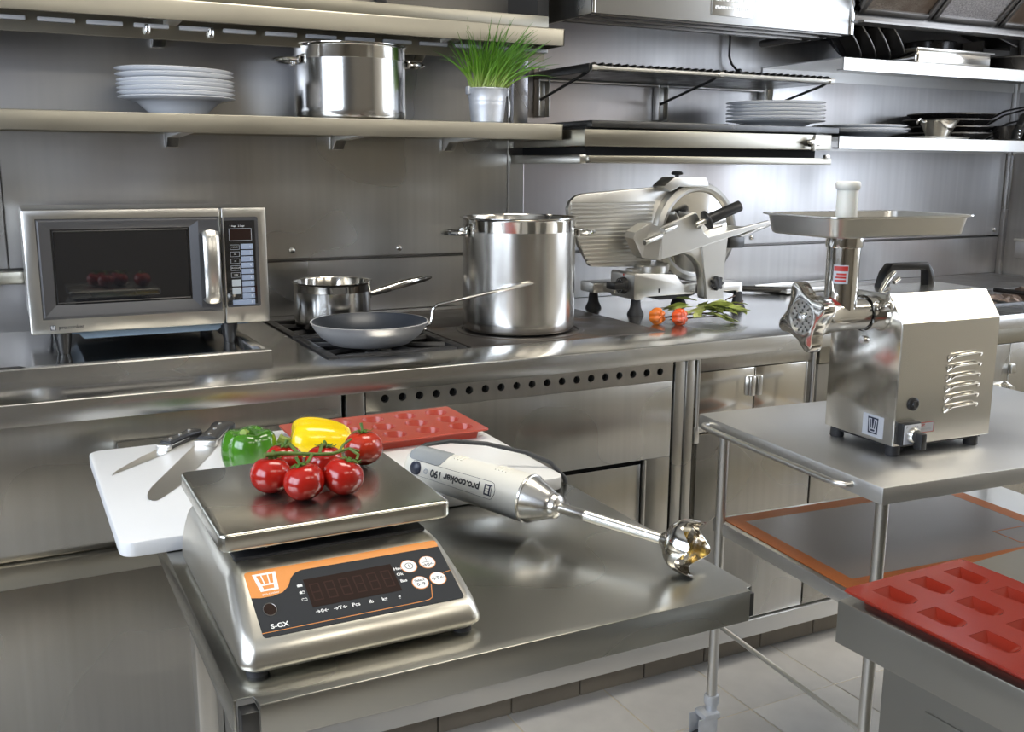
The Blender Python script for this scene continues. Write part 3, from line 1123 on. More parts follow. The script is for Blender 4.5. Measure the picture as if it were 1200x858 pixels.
# stack of flat black pans, lower right shelf
for k, (dx, dz, a, L, rs) in enumerate(((0, 0, -.15, .25, .045), (.012, .024, -.05, .27, .05), (-.01, .048, .02, .26, .06), (.01, .070, .1, .28, .05))):
    fry_pan(('lowest', 'second lowest', 'second highest', 'highest')[k] + ' black iron pan of the nested stack on the right shelf', (3.25 + dx, 2.735, 1.438 + dz), .155, .026, (0, 0, 0),
            handle=strap(a - .45, L, rs, .155, .02), group='black iron pans on the lower right shelf')
t = thing('iron_pan', 'black iron pan tipped forward with riveted handle root, lower right shelf', 'pan', (3.37, 2.568, 1.438))
obj('body', G().lathe([(0, 0), (.042, 0), (.046, .004), (.058, .05), (.061, .052), (.057, .05), (.043, .006), (0, .005)], 40), 'black_pan', t)
hh = obj('handle', G().tube([(-.02, -.055, .052), (.03, -.03, .075), (.10, .02, .095), (.26, .12, .115)], .011, 8, flat=(1, .3)).tube([(-.040, -.060, .004), (-.032, -.058, .03), (-.02, -.055, .052)], .016, 8, flat=(1, .3)), 'dark_steel', t)
g = G()
for z in (.01, .022, .034):
    g.lathe([(0, .004), (.003, .003), (.004, 0)], 10, XF((-.035, -.073, z), (R(75), 0, 0)))
obj('rivet', g, 'chrome', hh)
fry_pan('deep black pan at the far right end of the lower shelf', (3.66, 2.66, 1.438), .12, .05, (0, 0, 0), handle=strap(-2.3, .14, .09, .13, .045))

# big pans standing on edge, upper right shelf
for k, (x, y, r, lean) in enumerate(((2.62, 2.73, .120, 36), (2.68, 2.72, .120, 35), (2.74, 2.71, .120, 34), (2.80, 2.70, .122, 33))):
    fry_pan(('first', 'second', 'third', 'last')[k] + ' from the left of the black pans standing on edge', (x, y, 1.686 + r * math.cos(R(lean)) - .002), r, .042, (R(4), R(90 - lean), R(-32)),
            group='black pans standing on edge on the upper right shelf')
fry_pan('wide low black pan lying behind the small steel tin', (2.95, 2.79, 1.685), .095, .045, (0, 0, 0))
t = thing('steel_tin', 'shiny rectangular steel tin at the front of the upper right shelf', 'tin', (3.02, 2.535, 1.685), R(0))
o = obj('body', G().box(-.19, .185, .0, .13, .0, .050, bev=.012, seg=3), 'polished', t)
obj('rim', G().box(-.196, .191, -.006, .136, .047, .053, bev=.0025), 'satin_steel', t)
t = thing('black_pot', 'small round black pot behind the steel tin', 'pot', (3.16, 2.775, 1.685))
obj('body', G().lathe([(0, .05), (.085, .05), (.087, .06), (.09, .105), (.094, .107), (.09, .109), (.084, .1), (.08, .055), (0, .055)], 40).lathe([(0, 0), (.075, 0), (.08, .05), (0, .05)], 30), 'black_pan', t)
fry_pan('shallow black pan with raised handle at right end of upper shelf', (3.42, 2.62, 1.685), .115, .05, (0, 0, 0), handle=strap(-1.9, .02, .05, .115, .045).tube([(.0, -.06, .05), (.12, -.03, .10), (.26, .0, .135)], .013, 8, flat=(1, .35)))
t = thing('loaf_tin', 'open dark metal tin at the back of the upper right shelf', 'tin', (3.50, 2.80, 1.685))
obj('body', G().box(-.08, .08, -.05, .05, 0, .004).box(-.08, -.076, -.05, .05, 0, .13).box(.076, .08, -.05, .05, 0, .13).box(-.08, .08, -.05, -.046, 0, .10).box(-.08, .08, .046, .05, 0, .13), 'hood_dark', t)
obj('lid', G().box(-.10, .09, -.07, .055, .0, .005, bev=.001, M=XF((0, 0, .135), (0, R(14), 0))), 'satin_steel', t)

# ------------------------------------------------------------------ microwave
t = thing('microwave', 'stainless microwave with dark door window and keypad, left', 'microwave', (.05, 2.43, .912))
W, Hm = .528, .322
ZB = .050      # underside above the feet
obj('case', G().box(.004, W - .004, .016, .40, ZB + .002, Hm - .004, bev=.006), 'satin_steel', t)
obj('base_pan', G().loft([[(.09, .03, ZB - .0), (.43, .03, ZB), (.43, .36, ZB), (.09, .36, ZB)], [(.11, .035, ZB - .022), (.41, .035, ZB - .022), (.41, .34, ZB - .022), (.11, .34, ZB - .022)]])
    .box(.05, .12, .02, .09, ZB - .008, ZB).box(.39, .48, .02, .09, ZB - .008, ZB), 'mw_base', t)
for x, y in ((.065, .03), (.435, .03), (.065, .34), (.435, .34)):
    obj('foot', G().lathe([(0, ZB - .004), (.021, ZB - .004), (.014, .004), (.013, -.0018), (0, -.0018)], 24, XF((x, y, 0))), 'black_plastic', t)
# door: steel frame, grey bevelled surround, dark glass
dx1 = .420
door = obj('door', boolean(G().box(0, dx1, 0, .016, ZB - .002, Hm, bev=.004).mesh('door'), [G().box(.026, dx1 - .003 + .02, -.01, .0125, ZB + .030, Hm - .020).mesh('c')]), None, t)
door.data.materials.clear()
door.data.materials.append(MATS['satin_steel'])
ix0, ix1, iz0, iz1 = .056, .350, ZB + .061, Hm - .044
fr = G().loft([[(.026, .004, ZB + .030), (dx1 - .003, .004, ZB + .030), (dx1 - .003, .004, Hm - .020), (.026, .004, Hm - .020)],
               [(.032, .002, ZB + .036), (dx1 - .006, .002, ZB + .036), (dx1 - .006, .002, Hm - .026), (.032, .002, Hm - .026)],
               [(.036, .003, ZB + .040), (ix1 + .02, .003, ZB + .040), (ix1 + .02, .003, Hm - .029), (.036, .003, Hm - .029)],
               [(ix0, .010, iz0), (ix1, .010, iz0), (ix1, .010, iz1), (ix0, .010, iz1)]], cap0=False, cap1=False)
obj('surround', fr, 'mw_frame', door, ang=10)
obj('glass', G().box(ix0 - .002, ix1 + .002, .0098, .0115, iz0 - .002, iz1 + .002), 'black_gloss', door)
obj('glass_rim', G().tube([(ix0 + .004, .0092, iz0 + .004), (ix0 + .004, .0092, iz1 - .004), (ix1 - .004, .0092, iz1 - .004), (ix1 - .004, .0092, iz0 + .004)], .0014, 6, closed=True), 'black_plastic', door)
hz0, hz1 = ZB + .052, Hm - .052
obj('handle', G().tube([(.392, .006, hz0 + .006), (.392, -.022, hz0 + .004), (.392, -.030, hz0 + .016), (.392, -.031, (hz0 + hz1) / 2), (.392, -.030, hz1 - .016), (.392, -.022, hz1 - .004), (.392, .006, hz1 - .006)], .0125, 12, flat=(1.5, .5)), 'satin_steel', door)
# control side
ctl = obj('control_panel', boolean(G().box(dx1 + .003, W, 0, .016, ZB - .003, Hm, bev=.004).mesh('control_panel'), [G().box(dx1 + .008, W - .020, -.01, .006, ZB + .036, Hm - .022, bev=.004).mesh('c')]), None, t)
ctl.data.materials.clear()
ctl.data.materials.append(MATS['satin_steel'])
obj('bezel', G().prism(rrect(dx1 + .003, W - .018, ZB + .034, Hm - .020, .006), .001, .007, 'y').box(dx1 + .003, dx1 + .01, .0005, .004, ZB + .036, Hm - .024), 'mw_frame', ctl)
kx0, kx1, kz0, kz1 = dx1 + .009, W - .028, ZB + .043, Hm - .030
pad = obj('keypad', G().prism(rrect(kx0, kx1, kz0, kz1, .002), -.0008, .003, 'y'), 'black_gloss', ctl)
obj('display', G().box(kx0 + .011, kx1 - .009, -.0014, 0, kz1 - .047, kz1 - .020), 'lcd', pad)
g = G()
a, b, c, d = kx0 + .010, kx1 - .008, kz1 - .048, kz1 - .019
g.box(a, b, -.0016, 0, c, c + .001).box(a, b, -.0016, 0, d - .001, d).box(a, a + .001, -.0016, 0, c, d).box(b - .001, b, -.0016, 0, c, d)
obj('display_frame', g, 'print_grey', pad)
MF = lambda x, z, y=-.0016: plane_frame((x, y, z), (1, 0, 0), (0, -1, 0))
text('1 Stage   2 Stage', .0052, MF((kx0 + kx1) / 2 - .006, kz1 - .013), 'print_white', pad)
for k in range(9):
    z = kz1 - .062 - k * .0148
    obj('key', G().box(kx0 + .036, kx1 - .006, -.002, 0, z - .0062, z + .0062, bev=.0008, seg=1), 'mw_key', pad)
    text(str(k + 1), .0075, MF(kx1 - .013, z, -.0022), 'print_white', pad)
z = kz1 - .062 - 9 * .0148
obj('key', G().box(kx0 + .012, kx1 - .006, -.002, 0, z - .0062, z + .0062, bev=.0008, seg=1), 'mw_key', pad)
text('0', .0075, MF(kx1 - .013, z, -.0022), 'print_white', pad)
for k, s in enumerate(('POWER', 'X2', 'X3', 'PROGRAM', 'TIME')):
    z = kz1 - .063 - k * .0165
    g = G()
    a, b, c, d = kx0 + .011, kx0 + .033, z - .006, z + .006
    g.box(a, b, -.0016, 0, c, c + .0009).box(a, b, -.0016, 0, d - .0009, d).box(a, a + .0009, -.0016, 0, c, d).box(b - .0009, b, -.0016, 0, c, d)
    obj('key_outline', g, 'print_grey', pad)
    text(s, .0042, MF((a + b) / 2, z), 'print_white', pad)
for k in range(2):
    z = kz1 - .148 - k * .019
    obj('key', G().box(kx0 + .012, kx0 + .033, -.002, 0, z - .008, z + .008, bev=.0008, seg=1), 'mw_key_light', pad)
g = chef_logo(G(), MF(.045, ZB + .012, -.0003), .007, .008, .0007)
g2 = G()
flat_poly(g2, [(-.0052, -.0056), (.0052, -.0056), (.0052, .0056), (-.0052, .0056)], MF(.045, ZB + .012, -.0001))
lg = obj('logo_block', g2, 'print_navy', door)
obj('logo', g, 'print_white', lg)
text('pro.cooker', .0115, MF(.083, ZB + .012, -.0004), 'print_black', door, bold=.0002)

# ------------------------------------------------------------------ pots and pan on the cooker
big_pot('tall stainless stockpot with loop handles on the solid hot plate', (1.238, 2.385, .9046), .150, .298, R(-14), rim_out=.008, m='pot_brushed', band=.262)

t = thing('saucepan', 'small stainless saucepan with tubular handle on the rear burner', 'saucepan', (.800, 2.64, .9046))
obj('body', G().lathe([(0, 0), (.097, 0), (.101, .006), (.103, .014), (.1035, .02), (.103, .03), (.103, .096)], 56), 'pot_steel', t)
obj('polished_band', G().lathe([(.103, .096), (.1034, .097), (.1034, .114), (.106, .119), (.1085, .121), (.1085, .1222), (.102, .1215), (.100, .118), (.100, .006), (0, .005)], 56), 'polished', t)
h = obj('handle', G().tube([(.100, .0, .082), (.115, .0, .084), (.13, 0, .088), (.20, .0, .106), (.262, .0, .118), (.275, 0, .120), (.284, 0, .121)], [.007, .0085, .010, .0115, .0095, .006, .003], 12)
        .box(.098, .106, -.016, .016, .070, .098, bev=.004), 'chrome', t)
h.rotation_euler = (0, 0, R(-4))

t = thing('frying_pan', 'round aluminium frying pan with dark coating on front burner', 'frying pan', (.800, 2.335, .9046))
RP = .143
obj('body', G().lathe([(0, 0), (.092, 0), (.098, .002), (.122, .020), (.137, .040), (.1425, .052), (.1445, .054), (.1425, .0552), (.1405, .0545)], 72), 'alu_pan', t)
obj('coating', G().lathe([(.1405, .0544), (.134, .042), (.118, .022), (.094, .0055), (.088, .0045), (0, .0045)], 72), 'nonstick', t)
obj('coating_lip', G().lathe([(.1405, .0544), (.1400, .0553), (.1392, .0540)], 72), 'nonstick', t)
a = R(-16)
c, s = math.cos(a), math.sin(a)
hp = [(.139, .040), (.150, .044), (.153, .060), (.156, .080), (.168, .091), (.23, .104), (.31, .121), (.38, .135), (.41, .140)]
h = obj('handle', G().tube([(r_ * c, r_ * s, z) for r_, z in hp], [.0055, .0055, .0048, .0048, .0048, .0050, .0058, .0062, .003], 10, flat=(1.5, .8)), 'chrome', t)
for z, rr in ((.030, .134), (.046, .142)):
    obj('rivet', G().lathe([(0, .006), (.003, .0055), (.0055, .002), (.006, 0)], 12, XF((rr * c, rr * s, z), (0, R(75), a))), 'chrome', t)

# ------------------------------------------------------------------ meat slicer (local origin on the worktop)
SX, SY, SZ = 1.88, 2.52, .9
t = thing('meat_slicer', 'aluminium meat slicer with round blade and ribbed plate', 'slicer', (SX, SY, SZ))


def sl(pts):
    return [(x - SX, z - SZ) for x, z in pts]


obj('base', G().prism(sl([(1.660, .951), (1.660, 1.020), (1.666, 1.027), (1.809, 1.018), (1.838, .986), (2.062, .984), (2.067, .978), (2.067, .944), (2.050, .944), (2.044, .958), (1.912, .956), (1.70, .955), (1.690, .947), (1.668, .947)]), -.06, .07, 'y', bev=.003), 'alu', t)
obj('rear_arm', G().box(-.262, .06, .10, .18, .052, .084, bev=.005).box(-.225, -.10, .04, .15, .055, .082, bev=.004), 'alu', t)
for x, y in ((-.196, -.035), (.176, -.05), (-.236, .14), (.06, .10)):
    obj('foot', G().lathe([(0, 0), (.025, 0), (.025, .004), (.0165, .022), (.0135, .048), (.012, .054), (0, .054)], 20, XF((x, y, 0))), 'rubber', t)
kb = obj('dial_knob', G().cyl((-.2205, -.005, .086), (-.236, -.005, .086), .026, .023, 24).box(-.268, -.232, -.030, .020, .076, .096, bev=.004), 'black_plastic', t)
g = G()
for k in range(16):
    aa = 2 * PI * k / 16
    g.box(-.2362, -.2345, -.005 + .019 * math.cos(aa) - .0006, -.005 + .019 * math.cos(aa) + .0006, .086 + .019 * math.sin(aa) - .002, .086 + .019 * math.sin(aa) + .002)
obj('dial_marks', g, 'print_white', kb)
obj('lamp', G().lathe([(0, .002), (.003, .001), (.004, 0)], 12, XF((-.2205, -.003, .118), (0, R(-90), 0))), 'print_red', t)
obj('switch_hole', G().box(-.133, -.126, -.0608, -.059, .066, .078, bev=.0004), 'black_plastic', t)
obj('under_tray', G().prism(sl([(1.70, .9555), (1.90, .9565), (1.86, .944), (1.76, .942)]), -.05, .05, 'y'), 'black_plastic', t)
obj('turntable', G().lathe([(0, .112), (.050, .112), (.052, .116), (.0535, .120), (.0535, .136), (.050, .140), (0, .141)], 40, XF((-.118, .0, .008), (R(2), R(-2), 0))).box(-.20, -.172, -.02, .02, .118, .136, bev=.004), 'alu', t)
# ribbed gauge plate
pl = [(1.513, 1.105), (1.476, 1.189), (1.472, 1.215), (1.480, 1.235), (1.494, 1.248), (1.514, 1.256), (1.70, 1.270), (1.845, 1.279), (1.80, 1.236), (1.772, 1.17), (1.765, 1.11), (1.77, 1.04), (1.756, 1.036), (1.560, 1.044), (1.551, 1.047)]
gp = obj('gauge_plate', G().prism(sl(pl), .012, .030, 'y', bev=.003), 'alu', t)
for k in range(15):
    z = 1.240 - k * .0122 - .012
    xl = 1.478 if z > 1.185 else 1.476 + (1.189 - z) / .085 * .037
    xr = 1.770 + max(0, (z - 1.19)) * .2
    obj('rib', G().prism([(.0125, z - .0042 - SZ), (.0085, z - .002 - SZ), (.0085, z + .002 - SZ), (.0125, z + .0042 - SZ)], xl + .004 - SX, xr - .006 - SX, 'x'), 'alu', gp)
# blade with guard ring
BX, BZ = 1.918, 1.139
MB = Matrix.Translation((BX - SX, -.006, BZ - SZ)) @ Matrix.Rotation(R(90), 4, 'X')
bl = obj('blade', G().lathe([(0, .010), (.03, .010), (.085, .006), (.1215, .003), (.1225, -.001), (0, -.002)], 72, MB), 'polished', t)
obj('guard_ring', G().lathe([(.1225, -.028), (.1225, .004), (.126, .012), (.135, .014), (.149, .006), (.152, -.002), (.152, -.028)], 72, MB), 'alu', t)
obj('hub', G().lathe([(0, .016), (.028, .016), (.032, .012), (.034, .009)], 32, MB), 'satin_steel', bl)
# sharpener cover
obj('sharpener_cover', G().prism(sl([(1.775, 1.278), (1.812, 1.305), (1.93, 1.304), (1.942, 1.280), (1.935, 1.275), (1.83, 1.277), (1.815, 1.268), (1.80, 1.262)]), -.032, .035, 'y', bev=.003), 'alu', t)
obj('cover_knob', G().lathe([(0, 0), (.006, 0), (.006, .006), (.016, .008), (.018, .012), (.014, .017), (0, .018)], 20, XF((-.037, 0, .404))), 'black_plastic', t)
# carriage tray, arm and column
obj('carriage', G().prism(sl([(1.722, 1.164), (1.838, 1.204), (1.846, 1.198), (1.873, 1.143), (1.890, 1.131), (1.960, 1.146), (2.03, 1.158), (2.121, 1.175), (2.130, 1.169), (2.126, 1.162), (2.03, 1.142), (1.90, 1.110), (1.80, 1.086), (1.712, 1.068)]), -.105, -.092, 'y', bev=.002)
    .prism(sl([(1.838, 1.204), (1.846, 1.198), (1.873, 1.143), (1.890, 1.131), (1.960, 1.146), (2.03, 1.158), (2.03, 1.152), (1.96, 1.138), (1.888, 1.122), (1.864, 1.137), (1.838, 1.195)]), -.096, .0 - .022, 'y', bev=.0015), 'alu', t, ang=18)
obj('end_plate', G().loft([[(x - SX, y, z - SZ) for x, y, z in r_] for r_ in (
    [(1.640, -.085, 1.148), (1.636, -.085, 1.130), (1.668, -.085, 1.076), (1.682, -.085, 1.069), (1.722, -.106, 1.066), (1.722, -.106, 1.160), (1.690, -.090, 1.174), (1.682, -.088, 1.173)],
    [(1.646, -.030, 1.150), (1.642, -.030, 1.132), (1.672, -.030, 1.080), (1.686, -.030, 1.072), (1.722, -.030, 1.070), (1.722, -.030, 1.160), (1.694, -.030, 1.172), (1.686, -.030, 1.172)])]), 'alu', t, ang=25)
for p0, p1 in (((1.646, 1.122), (1.712, 1.140)), ((1.711, 1.153), (1.763, 1.166))):
    obj('guide_rod', G().cyl((p0[0] - SX, -.125, p0[1] - SZ), (p1[0] - SX, -.115, p1[1] - SZ), .0085, seg=16, bev=.0015), 'satin_steel', t)
obj('column', G().prism(sl([(1.800, 1.086), (1.835, 1.076), (1.864, 1.052), (1.878, 1.020), (1.886, .985), (1.888, .948), (1.894, .942), (1.958, .940), (1.958, 1.00), (1.952, 1.032), (1.966, 1.132), (1.94, 1.126), (1.88, 1.106), (1.83, 1.094)]), -.098, -.062, 'y', bev=.004), 'alu', t)
obj('column_face', G().prism(sl([(1.868, 1.106), (1.964, 1.130), (1.955, 1.03), (1.958, .941), (1.893, .944), (1.888, .985), (1.876, 1.05)]), -.104, -.0975, 'y', bev=.0015), 'alu', t, ang=20)
kn = obj('locking_knob', G().prism([((.019 + .0035 * math.cos(7 * a_)) * math.cos(a_), (.019 + .0035 * math.cos(7 * a_)) * math.sin(a_)) for a_ in [2 * PI * i / 56 for i in range(56)]], .0, .018, 'z', bev=.002, M=XF((.046, -.099, .091), (R(90), 0, 0))), 'black_plastic', t)
obj('bolt', G().lathe([(0, .005), (.004, .004), (.007, 0)], 12, XF((.036, -.098, .056), (R(90), 0, 0))), 'chrome', t)
obj('slide_block', G().box(.106, .165, -.085, -.04, .192, .226, bev=.004, M=XF((0, 0, 0))), 'dark_steel', t)
obj('slide_rod', G().cyl((.10, -.06, .205), (.285, -.06, .262), .006, seg=12), 'satin_steel', t)
hd = obj('push_handle', G().cyl((1.860 - SX, -.13, 1.182 - SZ), (1.962 - SX, -.155, 1.224 - SZ), .0165, seg=24, bev=.003)
         .cyl((1.858 - SX, -.128, 1.180 - SZ), (1.866 - SX, -.130, 1.184 - SZ), .030, seg=32, bev=.003), 'black_plastic', t)
obj('stem', G().cyl((1.832 - SX, -.118, 1.168 - SZ), (1.862 - SX, -.128, 1.182 - SZ), .009, seg=16), 'satin_steel', hd)

# ------------------------------------------------------------------ two small peppers and a bunch of bay leaves


def lobed(rmax, h, lobes, amp, seg=56, rows=18, top_dip=.25, pointy=.0, squash=.55, phase=0.0):
    prof = []
    for i in range(rows + 1):
        u = i / rows
        th = PI * u
        r_ = rmax * math.sin(th) ** squash if 0 < i < rows else 0
        z = h * (.5 - .5 * math.cos(th))
        prof.append((r_, z))

    def fn(r_, a, z):
        k = 1 - amp * (.5 + .5 * math.cos(lobes * a + phase)) ** 3
        u = z / h
        zz = z - top_dip * h * max(0, (1 - r_ / rmax)) ** 2 * (1 if u > .5 else -.4) + amp * .18 * h * (1 if u > .5 else 0) * (-math.cos(lobes * a + phase)) * (r_ / rmax) * (1 - r_ / rmax) * 4
        rr = r_ * k * (1 - pointy * (1 - u))
        return (rr * math.cos(a), rr * math.sin(a), zz)
    return prof, fn


for lab, x, y, m, rot in (('small orange pepper on the worktop, left one of the two under the slicer', 1.632, 2.300, 'small_pepper', (R(80), R(20), R(15))),
                          ('small red-orange pepper with green stem scar facing forward, beside the bay leaves', 1.682, 2.262, 'small_pepper_red', (R(84), 0, R(24)))):
    t = thing('small_pepper', lab, 'pepper', (x, y, .9235))
    prof, fn = lobed(.0245, .040, 6, .24, rows=14, top_dip=.35, phase=x * 30)
    b = obj('body', G().lathe(prof, 48, Matrix.Translation((0, 0, -.020)), fn=fn), m, t, ang=70)
    b.rotation_euler = rot
    s_ = obj('stem', G().lathe([(0, .0), (.005, -.001), (.0065, .003), (.003, .005), (0, .004)], 10, XF((0, 0, .010))), 'pepper_stem', b)

rnd = random.Random(5)


def leaf_mesh(L, W_, curl):
    rings = []
    n = 8
    for i in range(n + 1):
        u = i / n
        w = W_ * math.sin(PI * min(1, u * 1.0)) ** .75 * (1 - .15 * u) + .0004
        z = curl * L * (u * u) * .5
        ring = []
        for sx, dz in ((-1, .12), (-.5, .02), (0, -.05), (.5, .02), (1, .12)):
            ring.append((u * L, sx * w * (1 + .06 * math.sin(9 * u + sx)), z + dz * w + .0012 * math.sin(12 * u + 3 * sx)))
        for sx, dz in ((.5, .02), (0, -.05), (-.5, .02)):
            ring.append((u * L, sx * w, z + dz * w - .0005))
        rings.append(ring)
    return G().loft(rings)


t = thing('bay_leaf_bunch', 'bunch of dried bay leaves on twigs beside the small peppers', 'leaves', (1.80, 2.285, .9))
tw = obj('twig', G().tube([(-.12, .05, .012), (-.05, .03, .02), (.03, .01, .022), (.12, .03, .03), (.165, .05, .045)], .0025, 6)
         .tube([(.06, .02, .024), (.11, .06, .05), (.15, .07, .058)], .002, 6).tube([(-.12, .02, .01), (-.03, .0, .014), (.05, -.01, .016)], .002, 6), 'twig', t)
leaf_defs = [(.02 + rnd.gauss(0, .030), rnd.gauss(0, .014), rnd.uniform(.004, .04), rnd.choice((rnd.uniform(-80, 40), rnd.uniform(-180, 180))), rnd.uniform(.045, .065)) for _ in range(24)] + [
    (.0, .0, .02, -25, .095), (-.02, .0, .03, -10, .10), (.02, .0, .03, -40, .09), (.03, .01, .035, 5, .085), (-.01, .01, .035, 20, .08), (.01, .0, .012, -55, .085), (.04, -.01, .02, -20, .085), (.05, .0, .03, -5, .07),
             (-.05, .03, .035, 150, .075), (-.04, .02, .03, 170, .08), (-.05, .0, .02, 195, .07), (-.02, .03, .045, 110, .07), (.0, .02, .04, 60, .07), (-.03, -.005, .012, 215, .06), (.06, .01, .03, 25, .06), (.03, .0, .028, -70, .07), (-.09, .03, .03, 170, .06)]
for k, (x, y, z, a_, L) in enumerate(leaf_defs):
    lf = obj('leaf', leaf_mesh(L, L * .23, rnd.uniform(-.5, -.1)), ('bay_leaf', 'bay_leaf_pale')[k % 3 == 1], t, ang=60)
    lf.location = (x, y, z + .013)
    lf.rotation_euler = (R(rnd.uniform(-35, 35)), R(rnd.uniform(-6, 12)), R(a_))

# ------------------------------------------------------------------ trolley with the grinder
t = thing('serving_trolley', 'two-tier steel trolley on castors carrying the meat grinder', 'trolley', (1.31, 1.17, 0), R(-4.2))
TW, TD, TZ = .865, .565, .80


def tray_shelf(w, d, z, th):
    g = G()
    g.prism([(0, 0), (w, 0), (w, d), (0, d)], z - .003, z, 'z')
    g.box(0, .002, 0, d, z - th, z - .001).box(w - .002, w, 0, d, z - th, z - .001).box(0, w, 0, .002, z - th, z - .001).box(0, w, d - .002, d, z - th, z - .001)
    return g


gt = G().box(0, TW, 0, TD, TZ - .032, TZ, bev=.003)
obj('top_shelf', gt, 'trolley_steel', t)
gl_ = G().box(.035, TW - .03, .035, TD - .02, .530, .560, bev=.003)
obj('lower_shelf', gl_, 'trolley_steel', t)
legs = [(.030, .030), (.035, TD - .05), (TW - .03, .03), (TW - .035, TD - .05)]
for x, y in legs:
    lg = obj('leg', G().cyl((x, y, .135), (x, y, TZ - .030), .0115, seg=24), 'satin_steel', t)
    obj('collar', G().cyl((x, y, .118), (x, y, .142), .017, seg=24, bev=.003).cyl((x, y, .10), (x, y, .12), .013, seg=20), 'zinc', lg)
    cs = obj('castor', G().box(x - .03, x + .012, y - .022, y + .022, .088, .104, bev=.004).box(x - .045, x + .005, y - .021, y - .017, .0, .095, bev=.003).box(x - .045, x + .005, y + .017, y + .021, .0, .095, bev=.003), 'zinc', t)
    obj('wheel', G().cyl((x - .020, y - .015, .002), (x - .020, y + .015, .002), .052, seg=32, bev=.006), 'rubber', cs)
obj('handle_bar', G().tube([(.004, .075, .784), (-.012, .078, .784), (-.022, .092, .784), (-.023, .115, .784), (-.023, .49, .784), (-.021, .515, .784), (-.012, .525, .784), (.004, .527, .784)], .0058, 12), 'satin_steel', t)
obj('side_bar', G().cyl((.030, .030, .318), (.035, TD - .05, .318), .0055, seg=14), 'satin_steel', t)
obj('side_bar', G().cyl((TW - .030, .030, .318), (TW - .035, TD - .05, .318), .0055, seg=14), 'satin_steel', t)

t = thing('baking_mat', 'grey silicone baking mat with orange border on the trolley lower shelf', 'mat', (1.31, 1.17, .5605), R(-4.2))
MX0, MX1, MY0, MY1 = .048, .70, .112, .530
obj('sheet', G().prism(rrect(MX0 + .037, MX1 - .037, MY0 + .037, MY1 - .037, .003), 0, .0012, 'z'), 'mat_grey', t)
g = G()
g.box(MX0, MX1, MY0, MY0 + .038, 0, .0014).box(MX0, MX1, MY1 - .038, MY1, 0, .0014).box(MX0, MX0 + .038, MY0 + .038, MY1 - .038, 0, .0014).box(MX1 - .038, MX1, MY0 + .038, MY1 - .038, 0, .0014)
obj('border', g, 'orange_mat', t)
g = G().box(MX1 - .15, MX1 - .055, MY0 + .055, MY0 + .058, .0012, .0015).box(MX1 - .15, MX1 - .055, MY0 + .125, MY0 + .128, .0012, .0015).box(MX1 - .15, MX1 - .147, MY0 + .055, MY0 + .128, .0012, .0015).box(MX1 - .058, MX1 - .055, MY0 + .055, MY0 + .128, .0012, .0015)
obj('printed_frame', g, 'orange_mat', t)

# meat grinder
t = thing('meat_grinder', 'polished steel meat grinder with feed tray, on the trolley', 'grinder', (1.462, 1.292, .8), R(-3))
BW = .246
prof = [(0, .022), (0, .255), (.038, .305), (.155, .305), (.186, .270), (.186, .022)]
obj('front_cover', G().prism([(-.0016, .024), (-.0016, .2555), (.0372, .3062), (.16, .3062), (.16, .304), (.038, .304), (.0, .2545), (.0, .024)], .0005, BW - .0005, 'x'), 'cover_steel', t)
obj('housing', G().prism(prof, 0, BW, 'x', bev=.0022), 'grinder_steel', t)
for x, y in ((.018, .018), (BW - .025, .018), (.018, .168), (BW - .025, .168)):
    obj('foot', G().lathe([(0, -.0005), (.012, -.0005), (.014, .003), (.013, .023), (0, .023)], 20, XF((x, y, 0))), 'rubber', t)
lv = G().tube([(0, -.0005, -.010), (.003, -.006, -.003), (.010, -.0065, .001), (.070, -.0065, .0035), (.077, -.006, .0025), (.080, -.0015, -.004)], .0021, 8).mesh('louvre')
lv.materials.append(MATS['polished'])
lb = G().box(.004, .079, -.0022, .001, -.008, .001).mesh('louvre_slot')
lb.materials.append(MATS['cover_steel'])
for k in range(6):
    o = bpy.data.objects.new('louvre', lv)
    COL.objects.link(o)
    o.parent = t
    o.location = (.122, -.0016, .088 + k * .0199)
    s_ = bpy.data.objects.new('slot', lb)
    COL.objects.link(s_)
    s_.parent = o
obj('reset_button', G().lathe([(0, .009), (.006, .010), (.007, .007), (.009, .007), (.0125, .005), (.013, 0)], 24, XF((.040, 0, .102), (R(90), 0, 0))), 'black_plastic', t)
sw = obj('switch_block', G().box(.006, .052, -.016, .0, .026, .070, bev=.003), 'black_plastic', t)
obj('switch_plate', G().box(.009, .0495, -.0175, -.0155, .029, .067, bev=.001), 'sticker', sw)
kn = obj('switch_knob', G().lathe([(0, .010), (.012, .010), (.0145, .006), (.015, 0)], 28, XF((.030, -.0172, .047), (R(90), 0, 0))), 'satin_steel', sw)
g = G().box(.027, .041, -.042, -.022, .022, .054, bev=.003)
obj('switch_lever', g, 'black_plastic', sw)
MG = lambda x, z, y=-.0185: plane_frame((x, y, z), (1, 0, 0), (0, -1, 0))
text('F', .007, MG(.0135, .0625), 'print_black', sw)
text('0 1 0', .004, MG(.036, .0625), 'print_black', sw)
w_ = obj('warning_label', G().box(.055, .097, -.0022, .0, .044, .063), 'sticker', t)
g = G().box(.055, .097, -.0026, -.002, .0438, .0446).box(.055, .097, -.0026, -.002, .0624, .0632).box(.0962, .097, -.0026, -.002, .044, .063)
obj('label_border', g, 'print_red', w_)
text('STOP!', .0065, MG(.066, .058, -.0024), 'print_red', w_, bold=.0001)
text('USE STOMPER', .0052, MG(.075, .050, -.0024), 'print_grey', w_)
